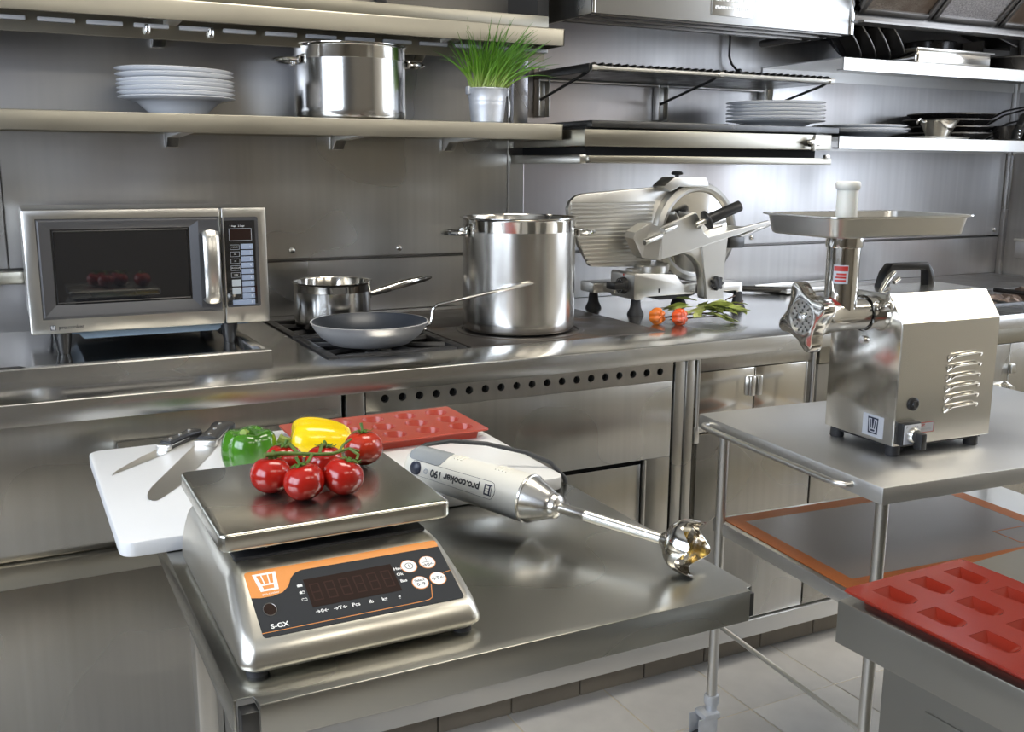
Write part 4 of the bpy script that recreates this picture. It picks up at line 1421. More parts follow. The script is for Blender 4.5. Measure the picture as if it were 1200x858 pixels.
# chef hat sticker on the left face (faces -x)
FL = lambda y, z, x=-.0006: plane_frame((x, y, z), (0, -1, 0), (-1, 0, 0))
st = obj('logo_label', G().box(-.0006, 0, .026, .080, .030, .072), 'sticker', t)
g = G()
flat_poly(g, [(-.0120, -.0155), (.0120, -.0155), (.0135, .0165), (-.0135, .0165)], FL(.053, .051, -.0007))
lg = obj('logo_block', g, 'print_navy', st)
obj('logo', chef_logo(G(), FL(.053, .0515, -.0010), .0195, .0245, .0019), 'sticker', lg)
obj('side_bolt', G().lathe([(0, .008), (.007, .008), (.008, .005), (.008, 0)], 16, XF((0, .092, .212), (0, R(-90), 0))), 'chrome', t)
obj('under_pan', G().box(.01, BW - .01, .01, .175, .016, .023), 'black_plastic', t)
# grinding head along -x
AY, AZ = .070, .268


def Mx(x, y=AY, z=AZ):   # local z of the lathe runs along -x
    return Matrix.Translation((x, y, z)) @ Matrix.Rotation(R(-90), 4, 'Y')


obj('neck', G().lathe([(.031, -.03), (.031, .024), (.034, .025), (.034, .032)], 48, Mx(0)), 'polished', t)
hdm = obj('head', G().lathe([(.030, .032), (.0305, .040), (.0315, .10), (.036, .135), (.041, .145), (.041, .158)], 56, Mx(0)), 'polished', t)
obj('clamp_screw', G().cyl((-.012, AY - .030, AZ + .012), (-.012, AY - .050, AZ + .020), .0085, seg=16, bev=.002).cyl((.0, AY - .02, AZ + .042), (.0, AY - .03, AZ + .048), .004), 'chrome', t)
# star ring nut with four lugs
pts = []
for i in range(96):
    a = 2 * PI * i / 96
    q = abs(math.cos(2 * (a - R(22))))
    pts.append(((.042 + .0245 * q ** 4) * math.cos(a), (.042 + .0245 * q ** 4) * math.sin(a)))
ring = G().prism(pts, .150, .176, 'z', bev=.003, M=Mx(0)).mesh('ring_nut')
ring = boolean(ring, [G().cyl((-.10, AY, AZ), (-.30, AY, AZ), .0315, seg=48).mesh('c')])
ring.materials.clear()
ring.materials.append(MATS['polished'])
rn = obj('ring_nut', ring, None, t)
hp = [(0, 0)]
hol = []
for r_, n in ((.0125, 6), (.0194, 10), (.0262, 14)):
    hol += [(r_ * math.cos(2 * PI * k / n + r_ * 90), r_ * math.sin(2 * PI * k / n + r_ * 90)) for k in range(n)]
cut = G()
for a, b in hol:
    cut.cyl((a, b, .150), (a, b, .190), .0023, seg=8)
pm_ = G().lathe([(0, .158), (.032, .158), (.032, .171), (.0315, .172), (0, .172)], 56).mesh('plate')
pm_ = boolean(pm_, [cut.mesh('c')])
pm_.transform(Mx(0))
pm_.materials.clear()
pm_.materials.append(MATS['alu'])
pl_ = obj('hole_plate', pm_, None, t)
obj('plate_back', G().lathe([(0, .159), (.0312, .159)], 24, Mx(0)), 'void', pl_)
obj('pin', G().lathe([(.010, .171), (.010, .176), (.0075, .178), (.0075, .181), (0, .182)], 20, Mx(0)), 'chrome', t)
# hopper tube
HX, HY = -.087, AY
obj('hopper_tube', G().lathe([(.0295, AZ + .010), (.0295, .392), (.0325, .393), (.033, .396), (.033, .412), (.031, .4145), (.028, .4145), (.028, .30)], 56, XF((HX, HY, 0))), 'polished', t)
g = G()
# curved label on the tube


def wrap_patch(r, a0, a1, z0, z1, n=10, h=.0004):
    rr = []
    for i in range(n + 1):
        a = a0 + (a1 - a0) * i / n
        c, s = math.cos(a), math.sin(a)
        rr.append([(HX + r * c, HY + r * s, z0), (HX + (r + h) * c, HY + (r + h) * s, z0), (HX + (r + h) * c, HY + (r + h) * s, z1), (HX + r * c, HY + r * s, z1)])
    return G().loft(rr)


ca = R(-135 + 4)
lab = obj('warning_label', wrap_patch(.0295, ca - .55, ca + .35, .328, .362), 'sticker', t)
obj('label_band', wrap_patch(.0299, ca - .52, ca + .32, .351, .360), 'print_red', lab)
for k in range(3):
    obj('label_line', wrap_patch(.0299, ca - .45 + .05 * k, ca + .22, .332 + .0058 * k, .3355 + .0058 * k), 'print_red', lab)
lab2 = G()
rr = []
for i in range(7):
    a = R(40 + 8 * i)
    rr.append([(-.105, AY - .0318 * math.cos(a), AZ + .0318 * math.sin(a)), (-.105, AY - .0323 * math.cos(a), AZ + .0323 * math.sin(a)), (-.122 + .001 * i, AY - .0345 * math.cos(a), AZ + .0345 * math.sin(a)), (-.122 + .001 * i, AY - .034 * math.cos(a), AZ + .034 * math.sin(a))])
obj('arrow_label', lab2.loft(rr), 'print_red', t)
# feed tray
TX0, TX1, TY0, TY1 = -.197, .135, -.030, .185


def rr3(x0, x1, y0, y1, r, z):
    return [(x, y, z) for x, y in rrect(x0, x1, y0, y1, r, 6)]


i1 = .008
tr = G().loft([rr3(TX0 + .020, TX1 - .020, TY0 + .020, TY1 - .020, .018, .4145), rr3(TX0 + .014, TX1 - .014, TY0 + .014, TY1 - .014, .022, .418), rr3(TX0 + .008, TX1 - .008, TY0 + .008, TY1 - .008, .024, .448),
               rr3(TX0, TX1, TY0, TY1, .026, .450), rr3(TX0, TX1, TY0, TY1, .026, .4525), rr3(TX0 + .009, TX1 - .009, TY0 + .009, TY1 - .009, .023, .4515), rr3(TX0 + .016, TX1 - .016, TY0 + .016, TY1 - .016, .020, .420)])
obj('feed_tray', tr, 'satin_steel', t)
# carrying handle and locking lever behind
obj('carry_handle', G().prism([(.030, .305), (.040, .335), (.055, .352), (.150, .352), (.165, .335), (.172, .305), (.152, .305), (.150, .333), (.145, .338), (.062, .338), (.056, .333), (.052, .305)], .118, .140, 'y', bev=.003).xform(Matrix.Translation((.027, 0, 0))), 'black_plastic', t)
obj('locking_lever', G().tube([(.012, .075, .302), (.022, .077, .316), (.032, .077, .330), (.046, .076, .342)], [.0035, .0045, .0058, .004], 12).cyl((.032, .062, .324), (.044, .062, .331), .0045, seg=12), 'chrome', t)
obj('plunger', G().lathe([(0, .416), (.0275, .416), (.0285, .42), (.0275, .490), (.0275, .495), (.031, .498), (.0325, .503), (.0325, .507), (.031, .510), (.027, .511), (.024, .508), (0, .506)], 40, XF((HX, HY, 0), sc=(.68, .68, 1))), 'plunger_white', t)

# ------------------------------------------------------------------ right-hand steel bench with the red mould
t = thing('steel_bench', 'steel bench at lower right under the red gem mould', 'table', (.907, .868, 0), R(2.2))
obj('top', G().box(0, 1.3, -1.2, 0, .742, .80, bev=.003), 'bench_steel', t)
obj('cabinet', G().box(.028, 1.25, -1.15, -.055, .10, .742, bev=.002), 'bench_steel', t)
obj('side_panel', G().box(.0255, .029, -1.0, -.12, .16, .70, bev=.001), 'bench_steel', t)
for x, y in ((.06, -.09), (1.2, -.09), (.06, -1.1), (1.2, -1.1)):
    obj('foot', G().cyl((x, y, -.05), (x, y, .10), .02), 'dark_steel', t)


def mould(label, x0, x1, y0, y1, z, h, cutters, m, rz=0):
    """stepped slab with cavities cut out"""
    def rg(i, zz):
        return [(x, y, zz) for x, y in rrect(x0 + i, x1 - i, y0 + i, y1 - i, .006, 4)]
    body = G().loft([rg(.017, 0), rg(.014, h - .0042), rg(.001, h - .0038), rg(0, h - .002), rg(.001, h)]).mesh('body')
    return boolean(body, [cutters.mesh('c')])


def gem_cut(cx, cy, h):
    top, bot = [], []
    for (x, y) in ((-.0165, .026), (.0165, .026), (.0165, -.012), (.0145, -.019), (.010, -.0235), (.005, -.025), (0, -.0265), (-.005, -.025), (-.010, -.0235), (-.0145, -.019), (-.0165, -.012)):
        top.append((cx + x, cy + y, h + .004))
        bot.append((cx + x * .55, cy + y * .62, h - .0105))
    mid = [(cx + (a[0] - cx) * .995, cy + (a[1] - cy) * .995, h - .0005) for a in top]
    return [top, mid, bot]


cut = G()
H2 = .014
for i in range(3):
    for j in range(6):
        cut.loft(gem_cut(.045 + i * .0660, -.046 - j * .0700, H2))
bm_ = mould('', 0, .222, -.43, 0, .8, H2, cut, 'silicone')
bm_.materials.clear()
bm_.materials.append(MATS['silicone'])
t = thing('silicone_mould', 'dark red silicone mould with gem-shaped cavities on the right bench', 'mould', (.912, .866, .8005), R(1))
obj('body', bm_, None, t)

# ------------------------------------------------------------------ work table in front
t = thing('work_table', 'brushed steel work table under the scale and chopping board', 'table', (.175, .938, 0))
WX, WY = .664, 1.097
obj('top', G().prism([(.022, 0), (WX - .012, 0), (WX - .010, .010), (WX, .012), (WX, .485), (.55, .485), (.55, WY), (0, WY), (0, .022), (.020, .020)], .798, .80, 'z', bev=.0008)
    .box(.022, WX - .012, 0, .003, .758, .7995, bev=.001).box(0, .003, .022, WY, .758, .7995, bev=.001).box(WX - .003, WX, .012, WY, .758, .7995, bev=.001).box(.55, WX, .482, .485, .758, .7995).box(.547, .55, .485, WY, .758, .7995), 'table_steel', t)
obj('stiffener', G().box(.03, WX - .03, .03, .45, .770, .796).box(.03, .52, .45, WY - .03, .770, .796), 'dark_steel', t)
obj('corner_fold', G().box(.004, .022, .003, .022, .758, .792, bev=.001), 'dark_steel', t)
obj('corner_fold', G().box(WX - .014, WX - .003, .003, .012, .762, .794, bev=.001), 'dark_steel', t)
for x, y in ((.040, .10), (.040, .55)):
    lg = obj('leg', G().box(x, x + .03, y - .02, y + .02, -.03, .772, bev=.003), 'satin_steel', t)
    obj('foot', G().cyl((x + .015, y, -.05), (x + .015, y, -.028), .014), 'rubber', lg)

# chopping board
t = thing('chopping_board', 'large white plastic chopping board on the work table', 'chopping board', (.115, 1.40, .8005))
obj('slab', G().prism(rrect(0, .705, 0, .506, .022, 6), 0, .0225, 'z', bev=.003), 'board_white', t)
BZ_ = .8235

# knives


def knife(label, tip, end, z, blade_l, bw, hl, point):
    tip, end = Vector((*tip, z)), Vector((*end, z))
    d = (end - tip)
    L = d.length
    t = thing('kitchen_knife', label, 'knife', (tip.x, tip.y, z), math.atan2(d.y, d.x))
    # local x from the tip to the handle; lies on its side, spine on +y
    n = 14
    rings = []
    for i in range(n + 1):
        u = i / n
        x = u * blade_l
        yb, yt = point(u, bw)
        rings.append([(x, yb, .0003), (x, (yb + yt) / 2, .0014 * min(1, u * 6 + .2)), (x, yt, .0018), (x, yt, 0)])
    obj('blade', G().loft(rings), 'knife_blade', t, ang=20)
    obj('bolster', G().box(blade_l - .004, blade_l + .012, -bw * .5, bw * .46, 0, .012, bev=.003), 'satin_steel', t)
    hx0, hx1 = blade_l + .010, L
    hh = []
    for i in range(9):
        u = i / 8
        x = hx0 + (hx1 - hx0) * u
        w = bw * .44 * (1 - .12 * math.sin(PI * u)) + (.003 if u > .85 else 0)
        sh = -.004 * u * u
        th = .0085
        hh.append([(x, sh + w * c, .0085 + th * s) for c, s in ((1, -.5), (1, .5), (.75, .95), (0, 1), (-.75, .95), (-1, .5), (-1, -.5), (-.75, -.95), (0, -1), (.75, -.95))])
    hd = obj('handle', G().loft(hh), 'knife_black', t, ang=50)
    obj('tang', G().box(hx0, hx1 - .001, -bw * .46, -bw * .43, .0075, .0095, bev=.0004), 'satin_steel', hd)
    for u in (.16, .5, .84):
        obj('rivet', G().lathe([(0, .0005), (.0032, .0003), (.0034, -.002)], 12, XF((hx0 + (hx1 - hx0) * u, -.001, .0182))), 'satin_steel', hd)
    return t


# spine/edge outlines: (lower, upper) offsets across the blade at fraction u from the tip
knife('small pointed knife with black riveted handle, left on the chopping board', (.137, 1.735), (.303, 1.925), BZ_, .150, .026, .1,
      lambda u, w: (-w * .5 * min(1, (u * 1.15) ** .8), w * .5 * min(1, -.6 + 1.6 * (u * 1.3) ** .35 if u > .02 else -.25) if u < .7 else w * .5))
knife('long broad chef knife with black handle, beside the green pepper', (.181, 1.570), (.362, 1.955), BZ_, .305, .043, .12,
      lambda u, w: (-w * .5 * min(1, .30 + (u * 2.2) ** .8) if u < 1 else -w * .5, w * .5 * min(1, .30 + (u * 3.2) ** .6)))

# red round mould tray on the board
cut = G()
H1 = .020
for i in range(5):
    for j in range(3):
        fl = lambda r, a, z: (r * (1 + .06 * math.cos(14 * a) * (1 if z < H1 - .004 else 0)) * math.cos(a), r * (1 + .06 * math.cos(14 * a) * (1 if z < H1 - .004 else 0)) * math.sin(a), z)
        cut.lathe([(0, .0025), (.012, .0025), (.0175, .005), (.0228, H1 - .001), (.0245, H1 + .004), (0, H1 + .004)], 36, XF((.0435 + i * .0668, .040 + j * .0605, 0)), fn=fl)
bm_ = mould('', 0, .354, 0, .202, 0, H1, cut, 'silicone_bright')
bm_.materials.clear()
bm_.materials.append(MATS['silicone_bright'])
t = thing('silicone_mould', 'red silicone mould with round cups on the chopping board', 'mould', (.452, 1.668, BZ_))
obj('body', bm_, None, t)

# green pepper standing, yellow pepper lying
t = thing('green_pepper', 'green bell pepper standing on the chopping board', 'pepper', (.347, 1.640, BZ_ + .0005), R(20))
prof, fn = lobed(.0475, .080, 4, .13, rows=22, top_dip=.26, pointy=.06, squash=.42)
obj('body', G().lathe(prof, 64, fn=fn), 'pepper_green', t, ang=75)
obj('stem', G().lathe([(0, .058), (.013, .060), (.012, .064), (.006, .068), (0, .068)], 20).tube([(0, 0, .062), (-.004, -.004, .072), (-.014, -.012, .078), (-.022, -.018, .079)], [.0048, .0046, .0050, .0056], 10), 'pepper_stem', t)

t = thing('yellow_pepper', 'yellow bell pepper lying on its side behind the tomatoes', 'pepper', (.468, 1.636, BZ_ + .043), R(-14))
prof, fn = lobed(.049, .108, 3, .10, rows=24, top_dip=.16, pointy=.30, squash=.46, phase=.8)
b = obj('body', G().lathe(prof, 64, Matrix.Translation((0, 0, -.054)), fn=fn), 'pepper_yellow', t, ang=75)
b.rotation_euler = (0, R(-90 + 4), 0)
s_ = obj('stem', G().lathe([(0, .034), (.014, .037), (.012, .043), (.007, .050), (0, .050)], 20).tube([(0, 0, .044), (.001, .0, .056), (.002, 0, .064), (.004, .002, .070)], [.0055, .006, .0075, .0092], 10), 'pepper_stem', b)

# ------------------------------------------------------------------ scale
t = thing('kitchen_scale', 'steel kitchen scale with orange and grey control panel', 'scale', (.190, .985, .8))
SW, SD = .279, .385
rings = [[(0.004, 0.004, .008), (SW - .004, .004, .008), (SW - .004, SD - .002, .008), (.004, SD - .002, .008)],
         [(0, 0, .012), (SW, 0, .012), (SW, SD, .012), (0, SD, .012)],
         [(0, 0, .036), (SW, 0, .036), (SW, SD, .036), (0, SD, .036)],
         [(.012, .112, .086), (SW - .012, .112, .086), (SW - .012, SD - .012, .086), (.012, SD - .012, .086)]]
bm = bmesh.new()
V = [[bm.verts.new(p) for p in r_] for r_ in rings]
for a_, b_ in zip(V, V[1:]):
    for j in range(4):
        bm.faces.new((a_[j], a_[(j + 1) % 4], b_[(j + 1) % 4], b_[j]))
bm.faces.new(V[0][::-1])
bm.faces.new(V[-1])
bm.edges.ensure_lookup_table()
sel = [e for e in bm.edges if max(e.verts[0].co.z, e.verts[1].co.z) > .02 or abs(e.verts[0].co.z - e.verts[1].co.z) > .002]
bmesh.ops.bevel(bm, geom=sel, offset=.016, segments=5, profile=.5, affect='EDGES', clamp_overlap=True)
g = G()
g._merge(bm)
obj('body', g, 'scale_steel', t, ang=60)
obj('top_shade', G().box(.022, SW - .022, .125, SD - .022, .0855, .0905, bev=.002), 'black_plastic', t)  # black sheet painted in for the shade under the platform
for x, y in ((.02, .02), (SW - .02, .02), (.02, SD - .02), (SW - .02, SD - .02)):
    obj('foot', G().cyl((x, y, 0), (x, y, .010), .012), 'rubber', t)
for x, y in ((.06, .150), (SW - .06, .150), (.06, .34), (SW - .06, .34)):
    p = obj('post', G().cyl((x, y, .088), (x, y, .107), .006), 'dark_steel', t)
    obj('screw', G().lathe([(0, -.003), (.004, -.0025), (.006, .002), (.006, .006)], 14, XF((x, y - .018, .0995))), 'chrome', p)
obj('platform', G().prism(rrect(.004, .286, .110, .380, .010, 4), .1035, .1255, 'z', bev=.004, seg=3), 'plate_steel', t)

# sloping control panel
n_ = Vector((0, -.050, .112)).normalized()
n_ = Vector((0, -(.086 - .036), .112)).normalized()
v_dir = Vector((0, .112, .050)).normalized()
SL = math.hypot(.112, .050)
PW, PH = .2335, .097
MP = plane_frame(Vector((.0265, 0, .036)) + v_dir * .0135, (1, 0, 0), n_)


def pq(u, v):
    return (u * PW, v * PH)


def MPo(u, v, h=.0007, rot=0):
    x, y = pq(u, v)
    return MP @ Matrix.Translation((x, y, h)) @ Matrix.Rotation(rot, 4, 'Z')


pn = obj('control_panel', G().prism(rrect(0, PW, 0, PH, .004), -.003, .0003, 'z', M=MP), 'panel_grey', t)
op = [pq(0, .60), pq(.04, .575), pq(.10, .575), pq(.15, .605), pq(.185, .68), pq(.21, .80), pq(.235, .865), pq(.27, .895), pq(1, .885), (PW, PH - .004), (PW - .001, PH - .001), (PW - .004, PH), (.004, PH), (.001, PH - .001), (0, PH - .004)]
obj('orange_print', G().prism(op, .0003, .0005, 'z', M=MP), 'panel_orange', pn)
lg = obj('logo_frame', G().prism([pq(.035, .945), pq(.148, .945), pq(.138, .665), pq(.052, .665)], .0005, .0006, 'z', M=MP), 'print_white', pn)
g = G()
g.prism([pq(.052, .915), pq(.072, .915), pq(.077, .775), pq(.065, .775)], .0006, .0007, 'z', M=MP)
g.prism([pq(.078, .915), pq(.104, .915), pq(.102, .775), pq(.083, .775)], .0006, .0007, 'z', M=MP)
g.prism([pq(.110, .915), pq(.131, .915), pq(.122, .775), pq(.108, .775)], .0006, .0007, 'z', M=MP)
g.prism([pq(.066, .750), pq(.122, .750), pq(.119, .695), pq(.070, .695)], .0006, .0007, 'z', M=MP)
obj('logo', g, 'panel_orange', lg)
text('pro.cooker', .0042, MPo(.095, .62), 'print_white', pn)
lcd = obj('display', G().prism([pq(.262, .295), pq(.712, .295), pq(.712, .735), pq(.262, .735)], .0003, .0006, 'z', M=MP), 'lcd', pn)
g = G()
for k in range(6):
    cx = .305 + k * .0725
    w_, h_ = .021, .125
    for (xa, ya, xb, yb) in ((-w_, h_, w_, h_), (-w_, 0, w_, 0), (-w_, -h_, w_, -h_), (-w_, 0, -w_, h_), (w_, 0, w_, h_), (-w_, -h_, -w_, 0), (w_, -h_, w_, 0)):
        x0, y0 = pq(cx + min(xa, xb) - .003, .515 + min(ya, yb) - .009)
        x1, y1 = pq(cx + max(xa, xb) + .003, .515 + max(ya, yb) + .009)
        g.prism([(x0, y0), (x1, y0), (x1, y1), (x0, y1)], .0006, .0007, 'z', M=MP)
obj('digits', g, 'lcd_seg', lcd)
for u, v, s in ((.80, .645, 'on'), (.902, .655, 'zero'), (.818, .355, 'select'), (.916, .370, 'tare')):
    b = obj('button', G().prism(disc(0, 0, .0101, 32), .0003, .0006, 'z', M=MPo(u, v, 0)), 'panel_orange', pn)
    obj('button_face', G().prism(disc(0, 0, .0092, 32), .0006, .0009, 'z', M=MPo(u, v, 0)), 'print_white', b)
    if s == 'on':
        g = G().lathe([(.0050, .0009), (.0050, .0011), (.0043, .0011), (.0043, .0009)], 28, MPo(u, v, 0))
        g.box(-.0004, .0004, -.0024, .0024, .0009, .0011, M=MPo(u, v, 0))
        obj('power_mark', g, 'print_black', b)
    elif s == 'zero':
        text('I', .0075, MPo(u, v + .055, .0010), 'print_black', b)
        obj('mark_line', G().box(-.006, .006, -.0003, .0003, .0009, .0011, M=MPo(u, v + .005, 0)), 'print_black', b)
        text('\u21920\u2190', .0066, MPo(u, v - .042, .0010), 'print_black', b, bold=.00012)
    elif s == 'select':
        text('Select', .0052, MPo(u, v + .035, .0010), 'print_black', b, bold=.0001)
        text('0~9', .0066, MPo(u, v - .030, .0010), 'print_black', b, bold=.0001)
    else:
        text('\u2192T\u2190', .0072, MPo(u, v, .0010), 'print_black', b, bold=.0001)
for u, v, s, z in ((.742, .64, 'Haut', .0056), (.737, .545, 'Ok', .0056), (.741, .435, 'Bas', .0056), (.300, .22, '\u21920\u2190', .0062), (.388, .215, '\u2192T\u2190', .0062), (.465, .215, 'Pcs', .0066), (.542, .215, 'lb', .0066), (.61, .215, 'kg', .0066), (.685, .205, 'g', .0066)):
    text(s, z * 1.08, MPo(u, v, .0005), 'print_white', pn, bold=.00014)
text('S-GX', .0088, MPo(.088, .135, .0005), 'print_white', pn, bold=.0002)
g = G()
for k, v in enumerate((.655, .545, .435)):
    M_ = MPo(.238, v, 0)
    g.box(-.003, .003, -.0018, -.0014, .0003, .0005, M=M_).box(-.003, .003, .0012, .0016, .0003, .0005, M=M_).box(-.003, -.0026, -.0018, .0016, .0003, .0005, M=M_).box(.0026, .003, -.0018, .0016, .0003, .0005, M=M_)
    g.box(-.0018, -.0006, .0016, .0022, .0003, .0005, M=M_).box(.0008, .002, .0016, .0022, .0003, .0005, M=M_)
    if k < 2:
        g.box(-.003, .003 - k * .003, -.0016, .0014, .0003, .0005, M=M_)
obj('battery_icon', g, 'print_white', pn)
obj('level_bubble', G().prism([(x * .8, y) for x, y in disc(0, 0, .0092, 28)], .0003, .0008, 'z', M=MPo(.067, .385, 0)), 'lcd', pn)
obj('bubble_rim', G().lathe([(.0092, .0003), (.0092, .0010), (.0086, .0012), (.0082, .0008)], 28, MPo(.067, .385, 0) @ Matrix.Diagonal((.82, 1, 1, 1))), 'hood_dark', pn)
lp = [(.0, .065), (.80, .065), (.825, .075), (.842, .10), (.868, .30)]
g = G()
for (a_, b_), (c_, d_) in zip(lp, lp[1:]):
    p0, p1 = Vector(pq(a_, b_)), Vector(pq(c_, d_))
    dd = (p1 - p0).normalized()
    nn = Vector((-dd.y, dd.x)) * .0004
    g.prism([tuple(p0 + nn), tuple(p0 - nn), tuple(p1 - nn), tuple(p1 + nn)], .0003, .00045, 'z', M=MP)
p0 = pq(.955, .445)
p1 = pq(1.0, .46)
g.prism([(p0[0], p0[1] + .0004), (p0[0], p0[1] - .0004), (p1[0], p1[1] - .0004), (p1[0], p1[1] + .0004)], .0003, .00045, 'z', M=MP)
obj('orange_line', g, 'panel_orange', pn)

# ------------------------------------------------------------------ tomatoes
PZ = .9260


def tomato(label, x, y, r, rz, stem, m='tomato', tilt=(0, 0), group=None):
    t = thing('tomato', label, 'tomato', (x, y, PZ), rz, group)
    h = r * 1.78
    prof = []
    for i in range(19):
        th = PI * i / 18
        rr = r * math.sin(th) ** .9 if 0 < i < 18 else 0
        z = h * (.5 - .5 * math.cos(th))
        if i > 12:
            z -= .13 * r * max(0, 1 - rr / (r * .62))
        prof.append((rr, z))
    fn = lambda q, a, z: (q * (1 + .018 * math.cos(5 * a) * (z / h)) * math.cos(a), q * (1 + .018 * math.cos(5 * a) * (z / h)) * math.sin(a), z)
    T = Matrix.Translation((0, 0, h / 2)) @ Matrix.Rotation(tilt[0], 4, 'X') @ Matrix.Rotation(tilt[1], 4, 'Y') @ Matrix.Translation((0, 0, -h / 2))
    obj('flesh', G().lathe(prof, 48, T, fn=fn), m, t, ang=80)
    cz = h - .12 * r
    g = G().lathe([(0, cz - .001), (.005, cz), (.0045, cz + .002), (0, cz + .003)], 12)
    rnd = random.Random(int(x * 1000))
    for k in range(6):
        a = 2 * PI * k / 6 + rnd.uniform(-.2, .2)
        L = rnd.uniform(.013, .019)
        c, s = math.cos(a), math.sin(a)
        pts = [(c * .003, s * .003, cz + .001), (c * L * .4, s * L * .4, cz + .0035), (c * L * .75, s * L * .75, cz + .002), (c * L, s * L, cz + rnd.uniform(.0, .006))]
        g.tube(pts, [.0016, .0022, .0016, .0003], 6, flat=(1.2, .35))
    if stem:
        g.tube([(0, 0, cz), (.001, 0, cz + .006), (.003, .002, cz + stem)], [.0020, .0018, .0024], 8)
    g.xform(T)
    obj('calyx', g, 'calyx', t, ang=70)
    return t


tomato('red vine tomato at the left front of the scale platform', .284, 1.222, .0262, .3, .010, tilt=(R(-8), R(10)))
tomato('red vine tomato front and centre on the scale platform', .314, 1.178, .0258, 1.2, .012, tilt=(R(-14), R(4)))
tomato('red vine tomato at the right front of the scale platform', .364, 1.178, .0262, 2.2, 0, tilt=(R(18), R(-14)))
tomato('single loose tomato with tall calyx at right back of the scale', .428, 1.288, .0272, .9, .013, 'tomato_orange', tilt=(R(-4), R(3)))
tomato('red vine tomato at the left back, half hidden under the vine', .314, 1.276, .0258, .1, .008, tilt=(0, R(6)))
tomato('red vine tomato in the middle back, mostly hidden under the vine', .362, 1.250, .0255, 2.9, .008, tilt=(R(4), R(-6)))
zt = PZ + .048
tag(obj('tomato_vine', G().tube([(.275, 1.215, zt + .004), (.296, 1.222, zt + .002), (.318, 1.218, zt), (.340, 1.214, zt - .003), (.362, 1.212, zt - .004), (.384, 1.212, zt), (.396, 1.208, zt - .004)], [.0032, .0027, .0024, .0024, .0022, .0019, .0014], 10)
        .tube([(.296, 1.222, zt + .001), (.290, 1.222, zt - .003), (.287, 1.222, zt - .008)], .0022, 8)
        .tube([(.336, 1.215, zt - .002), (.326, 1.196, zt - .004), (.316, 1.184, zt - .008)], .0022, 8)
        .tube([(.318, 1.218, zt + .001), (.316, 1.25, zt + .005), (.316, 1.270, zt - .004)], .0022, 8)
        .tube([(.345, 1.214, zt - .002), (.352, 1.228, zt + .004), (.360, 1.242, zt + .001), (.362, 1.250, zt - .006)], .0022, 8)
        .tube([(.384, 1.212, zt), (.392, 1.200, zt - .006), (.386, 1.190, zt - .010)], .0020, 8)
        .tube([(.370, 1.212, zt - .002), (.380, 1.222, zt + .004), (.392, 1.228, zt + .008)], .0016, 8), 'vine', ang=70), 'green vine stalk lying across the cluster of tomatoes', 'stalk')

# ------------------------------------------------------------------ hand blender
P0, P1 = Vector((.567, 1.455, .8640)), Vector((.789, 1.014, .8378))
dr = (P1 - P0).normalized()
LB = (P1 - P0).length
nv = Vector((-dr.y * -1, dr.x * -1, 0))
nv = Vector((dr.y, -dr.x, 0)).normalized()          # horizontal, towards the camera side
nv = (nv + Vector((0, 0, .22))).normalized()
nv = (nv - dr * nv.dot(dr)).normalized()
yv = dr.cross(nv)
MBL = Matrix(((nv.x, yv.x, dr.x, P0.x), (nv.y, yv.y, dr.y, P0.y), (nv.z, yv.z, dr.z, P0.z), (0, 0, 0, 1)))
t = thing('hand_blender', 'white and steel hand blender lying on the table', 'blender', (0, 0, 0))
t.matrix_world = MBL
body_p = [(0, 0), (.018, .0005), (.027, .004), (.0305, .012), (.031, .03), (.0325, .09), (.0350, .16), (.0362, .215), (.0362, .229)]


def rb(s):
    for (r0, z0), (r1, z1) in zip(body_p[2:], body_p[3:]):
        if z0 <= s <= z1:
            return r0 + (r1 - r0) * (s - z0) / (z1 - z0)
    return body_p[-1][0]


obj('body', G().lathe(body_p, 56), 'blender_white', t, ang=50)



def patch(s0, s1, a0, a1, m, name, parent, h=.0006, n=16, k=10, corner=0.0):
    rings = []
    for i in range(k + 1):
        s = s0 + (s1 - s0) * i / k
        ins = 0
        if corner:
            e = min(s - s0, s1 - s)
            if e < corner:
                ins = (corner - math.sqrt(max(0, corner ** 2 - (corner - e) ** 2))) / rb(s)
        top, bot = [], []
        for j in range(n + 1):
            a = (a0 + ins) + (a1 - a0 - 2 * ins) * j / n
            r_ = rb(s)
            top.append(((r_ + h) * math.cos(a), (r_ + h) * math.sin(a), s))
            bot.append(((r_ - .001) * math.cos(a), (r_ - .001) * math.sin(a), s))
        rings.append(top + bot[::-1])
    return obj(name, G().loft(rings), m, parent, ang=60)


# local +x faces the camera; +y is dr x nv (points up)
obj_up = yv.z
sgn = 1 if obj_up > 0 else -1
lb_ = patch(.020, .190, -.42, .34, 'print_black', 'label_outline', t, h=.0003, k=40, corner=.010)
lb2 = patch(.0208, .1892, -.402, .322, 'sticker', 'label', lb_, h=.0005, k=40, corner=.0095)
lb2.data.materials.clear()
lb2.data.materials.append(MATS['blender_white'])


def barrel_text(body, size, s, a, m, parent, name='lettering', bold=0.0):
    o = text(body, size, Matrix.Identity(4), m, parent, name, bold=bold)
    for v in o.data.vertices:
        ss = s - v.co.x             # text runs from the collar back to the end
        aa = a - sgn * v.co.y / rb(max(.005, min(.228, ss)))
        r_ = rb(max(.005, min(.228, ss))) + .0012
        v.co = (r_ * math.cos(aa), r_ * math.sin(aa), ss)
    return o


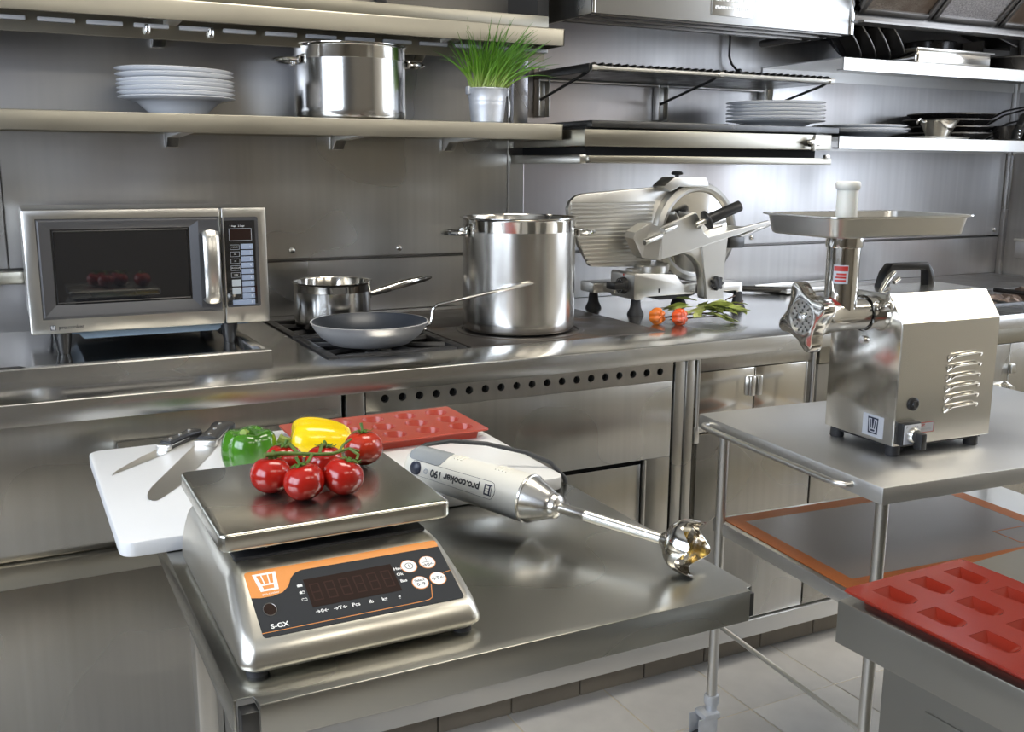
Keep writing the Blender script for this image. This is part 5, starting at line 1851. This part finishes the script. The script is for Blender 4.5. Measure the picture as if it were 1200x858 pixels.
barrel_text('pro.cooker 190', .0155, .112, -.03, 'print_black', lb2, bold=.0005)
barrel_text('G', .0075, .0535, -.03, 'print_grey', lb2)
barrel_text('\u25cb', .011, .0535, -.03, 'print_grey', lb2)
lgo = patch(.170, .184, -.27, .19, 'print_navy', 'logo_block', lb2, h=.0007)
for a0, a1, s0, s1 in ((-.20, -.10, .1735, .1805), (-.08, .0, .1735, .1805), (.02, .12, .1735, .1805)):
    patch(s0 - .001, s1 - .002, a0, a1, 'blender_white', 'logo', lgo, h=.0009, n=3, k=2)
patch(.1815, .1828, -.22, .14, 'blender_white', 'logo', lgo, h=.0009, n=6, k=2)
bt = obj('button', G().lathe([(0, .004), (.008, .0037), (.0105, .002), (.011, -.004)], 28, Matrix.Translation((rb(.031) * math.cos(-.02), rb(.031) * math.sin(-.02), .032)) @ Matrix.Rotation(R(90), 4, 'Y')), 'print_navy', t)
# grey grip patch along the top of the rear end and finger ribs
patch(.008, .080, *sorted((sgn * .42, sgn * 1.75)), 'blender_grey', 'grip_cover', t, h=.0012, k=20, corner=.012)
g = G()
for s in (.092, .0985, .105, .172, .1785, .185, .1915):
    pts = [((rb(s) + .0002) * math.cos(a), (rb(s) + .0002) * math.sin(a), s) for a in [sgn * (1.05 + .09 * i) for i in range(7)]]
    g.tube(pts, .0016, 6)
obj('grip_ribs', g, 'blender_white', t)
obj('collar', G().lathe([(.0366, .2285), (.0372, .230), (.0368, .2325), (.0352, .2335), (.0215, .266), (.0195, .2695), (.0185, .271), (.019, .274), (.0172, .280), (.0125, .2835), (.0078, .2845)], 56), 'collar_alu', t, ang=25)
obj('shaft', G().lathe([(.0078, .280), (.0078, .325), (.0080, .3255), (.0080, .328), (.0078, .3285), (.0078, LB - .040)], 32), 'satin_steel', t)
RBell = .0375
nb = 64
prof_b = [(.0078, LB - .046), (.011, LB - .042), (.016, LB - .037), (.027, LB - .030), (.0335, LB - .022), (.0365, LB - .012), (RBell, LB - .002), (RBell, LB + .012)]


def bell_fn(off):
    def fn(r_, a, z):
        u = max(0, (z - (LB - .022)) / .034)
        cutd = .020 * (.5 - .5 * math.cos(4 * a + .6)) ** .8
        z2 = z - u * cutd
        return ((r_ + off) * math.cos(a), (r_ + off) * math.sin(a), z2)
    return fn


outer = [(r_, z) for r_, z in prof_b]
inner = [(r_ - .0012, z) for r_, z in prof_b][::-1]
obj('bell_guard', G().lathe(outer + [(r_, z) for r_, z in inner], nb, fn=bell_fn(0)), 'polished', t, ang=40)
g = G().cyl((0, 0, LB - .034), (0, 0, LB - .012), .005, seg=16)
obj('spindle', g, 'satin_steel', t)
obj('cutter', G().box(-.020, .020, -.0055, .0055, LB - .0165, LB - .0145, bev=.0006)
    .box(.017, .026, -.005, .005, LB - .017, LB - .0152, bev=.0005, M=Matrix.Translation((0, 0, 0)) @ Matrix.Rotation(R(0), 4, 'Y'))
    .box(-.0055, .0055, -.019, .019, LB - .0125, LB - .0108, bev=.0006)
    .lathe([(0, LB - .006), (.004, LB - .006), (.006, LB - .0105), (0, LB - .0105)], 12), 'gold_blade', t)
cb = G().tube([(.568, 1.452, .866), (.580, 1.492, .870), (.615, 1.522, .872), (.665, 1.532, .870), (.725, 1.512, .863), (.785, 1.480, .848), (.820, 1.455, .832), (.838, 1.438, .808), (.845, 1.43, .76), (.848, 1.43, .68), (.845, 1.47, .60)], .0038, 10)
cbo = obj('cord', cb, 'cord', t, ang=80)
cbo.matrix_parent_inverse = MBL.inverted()
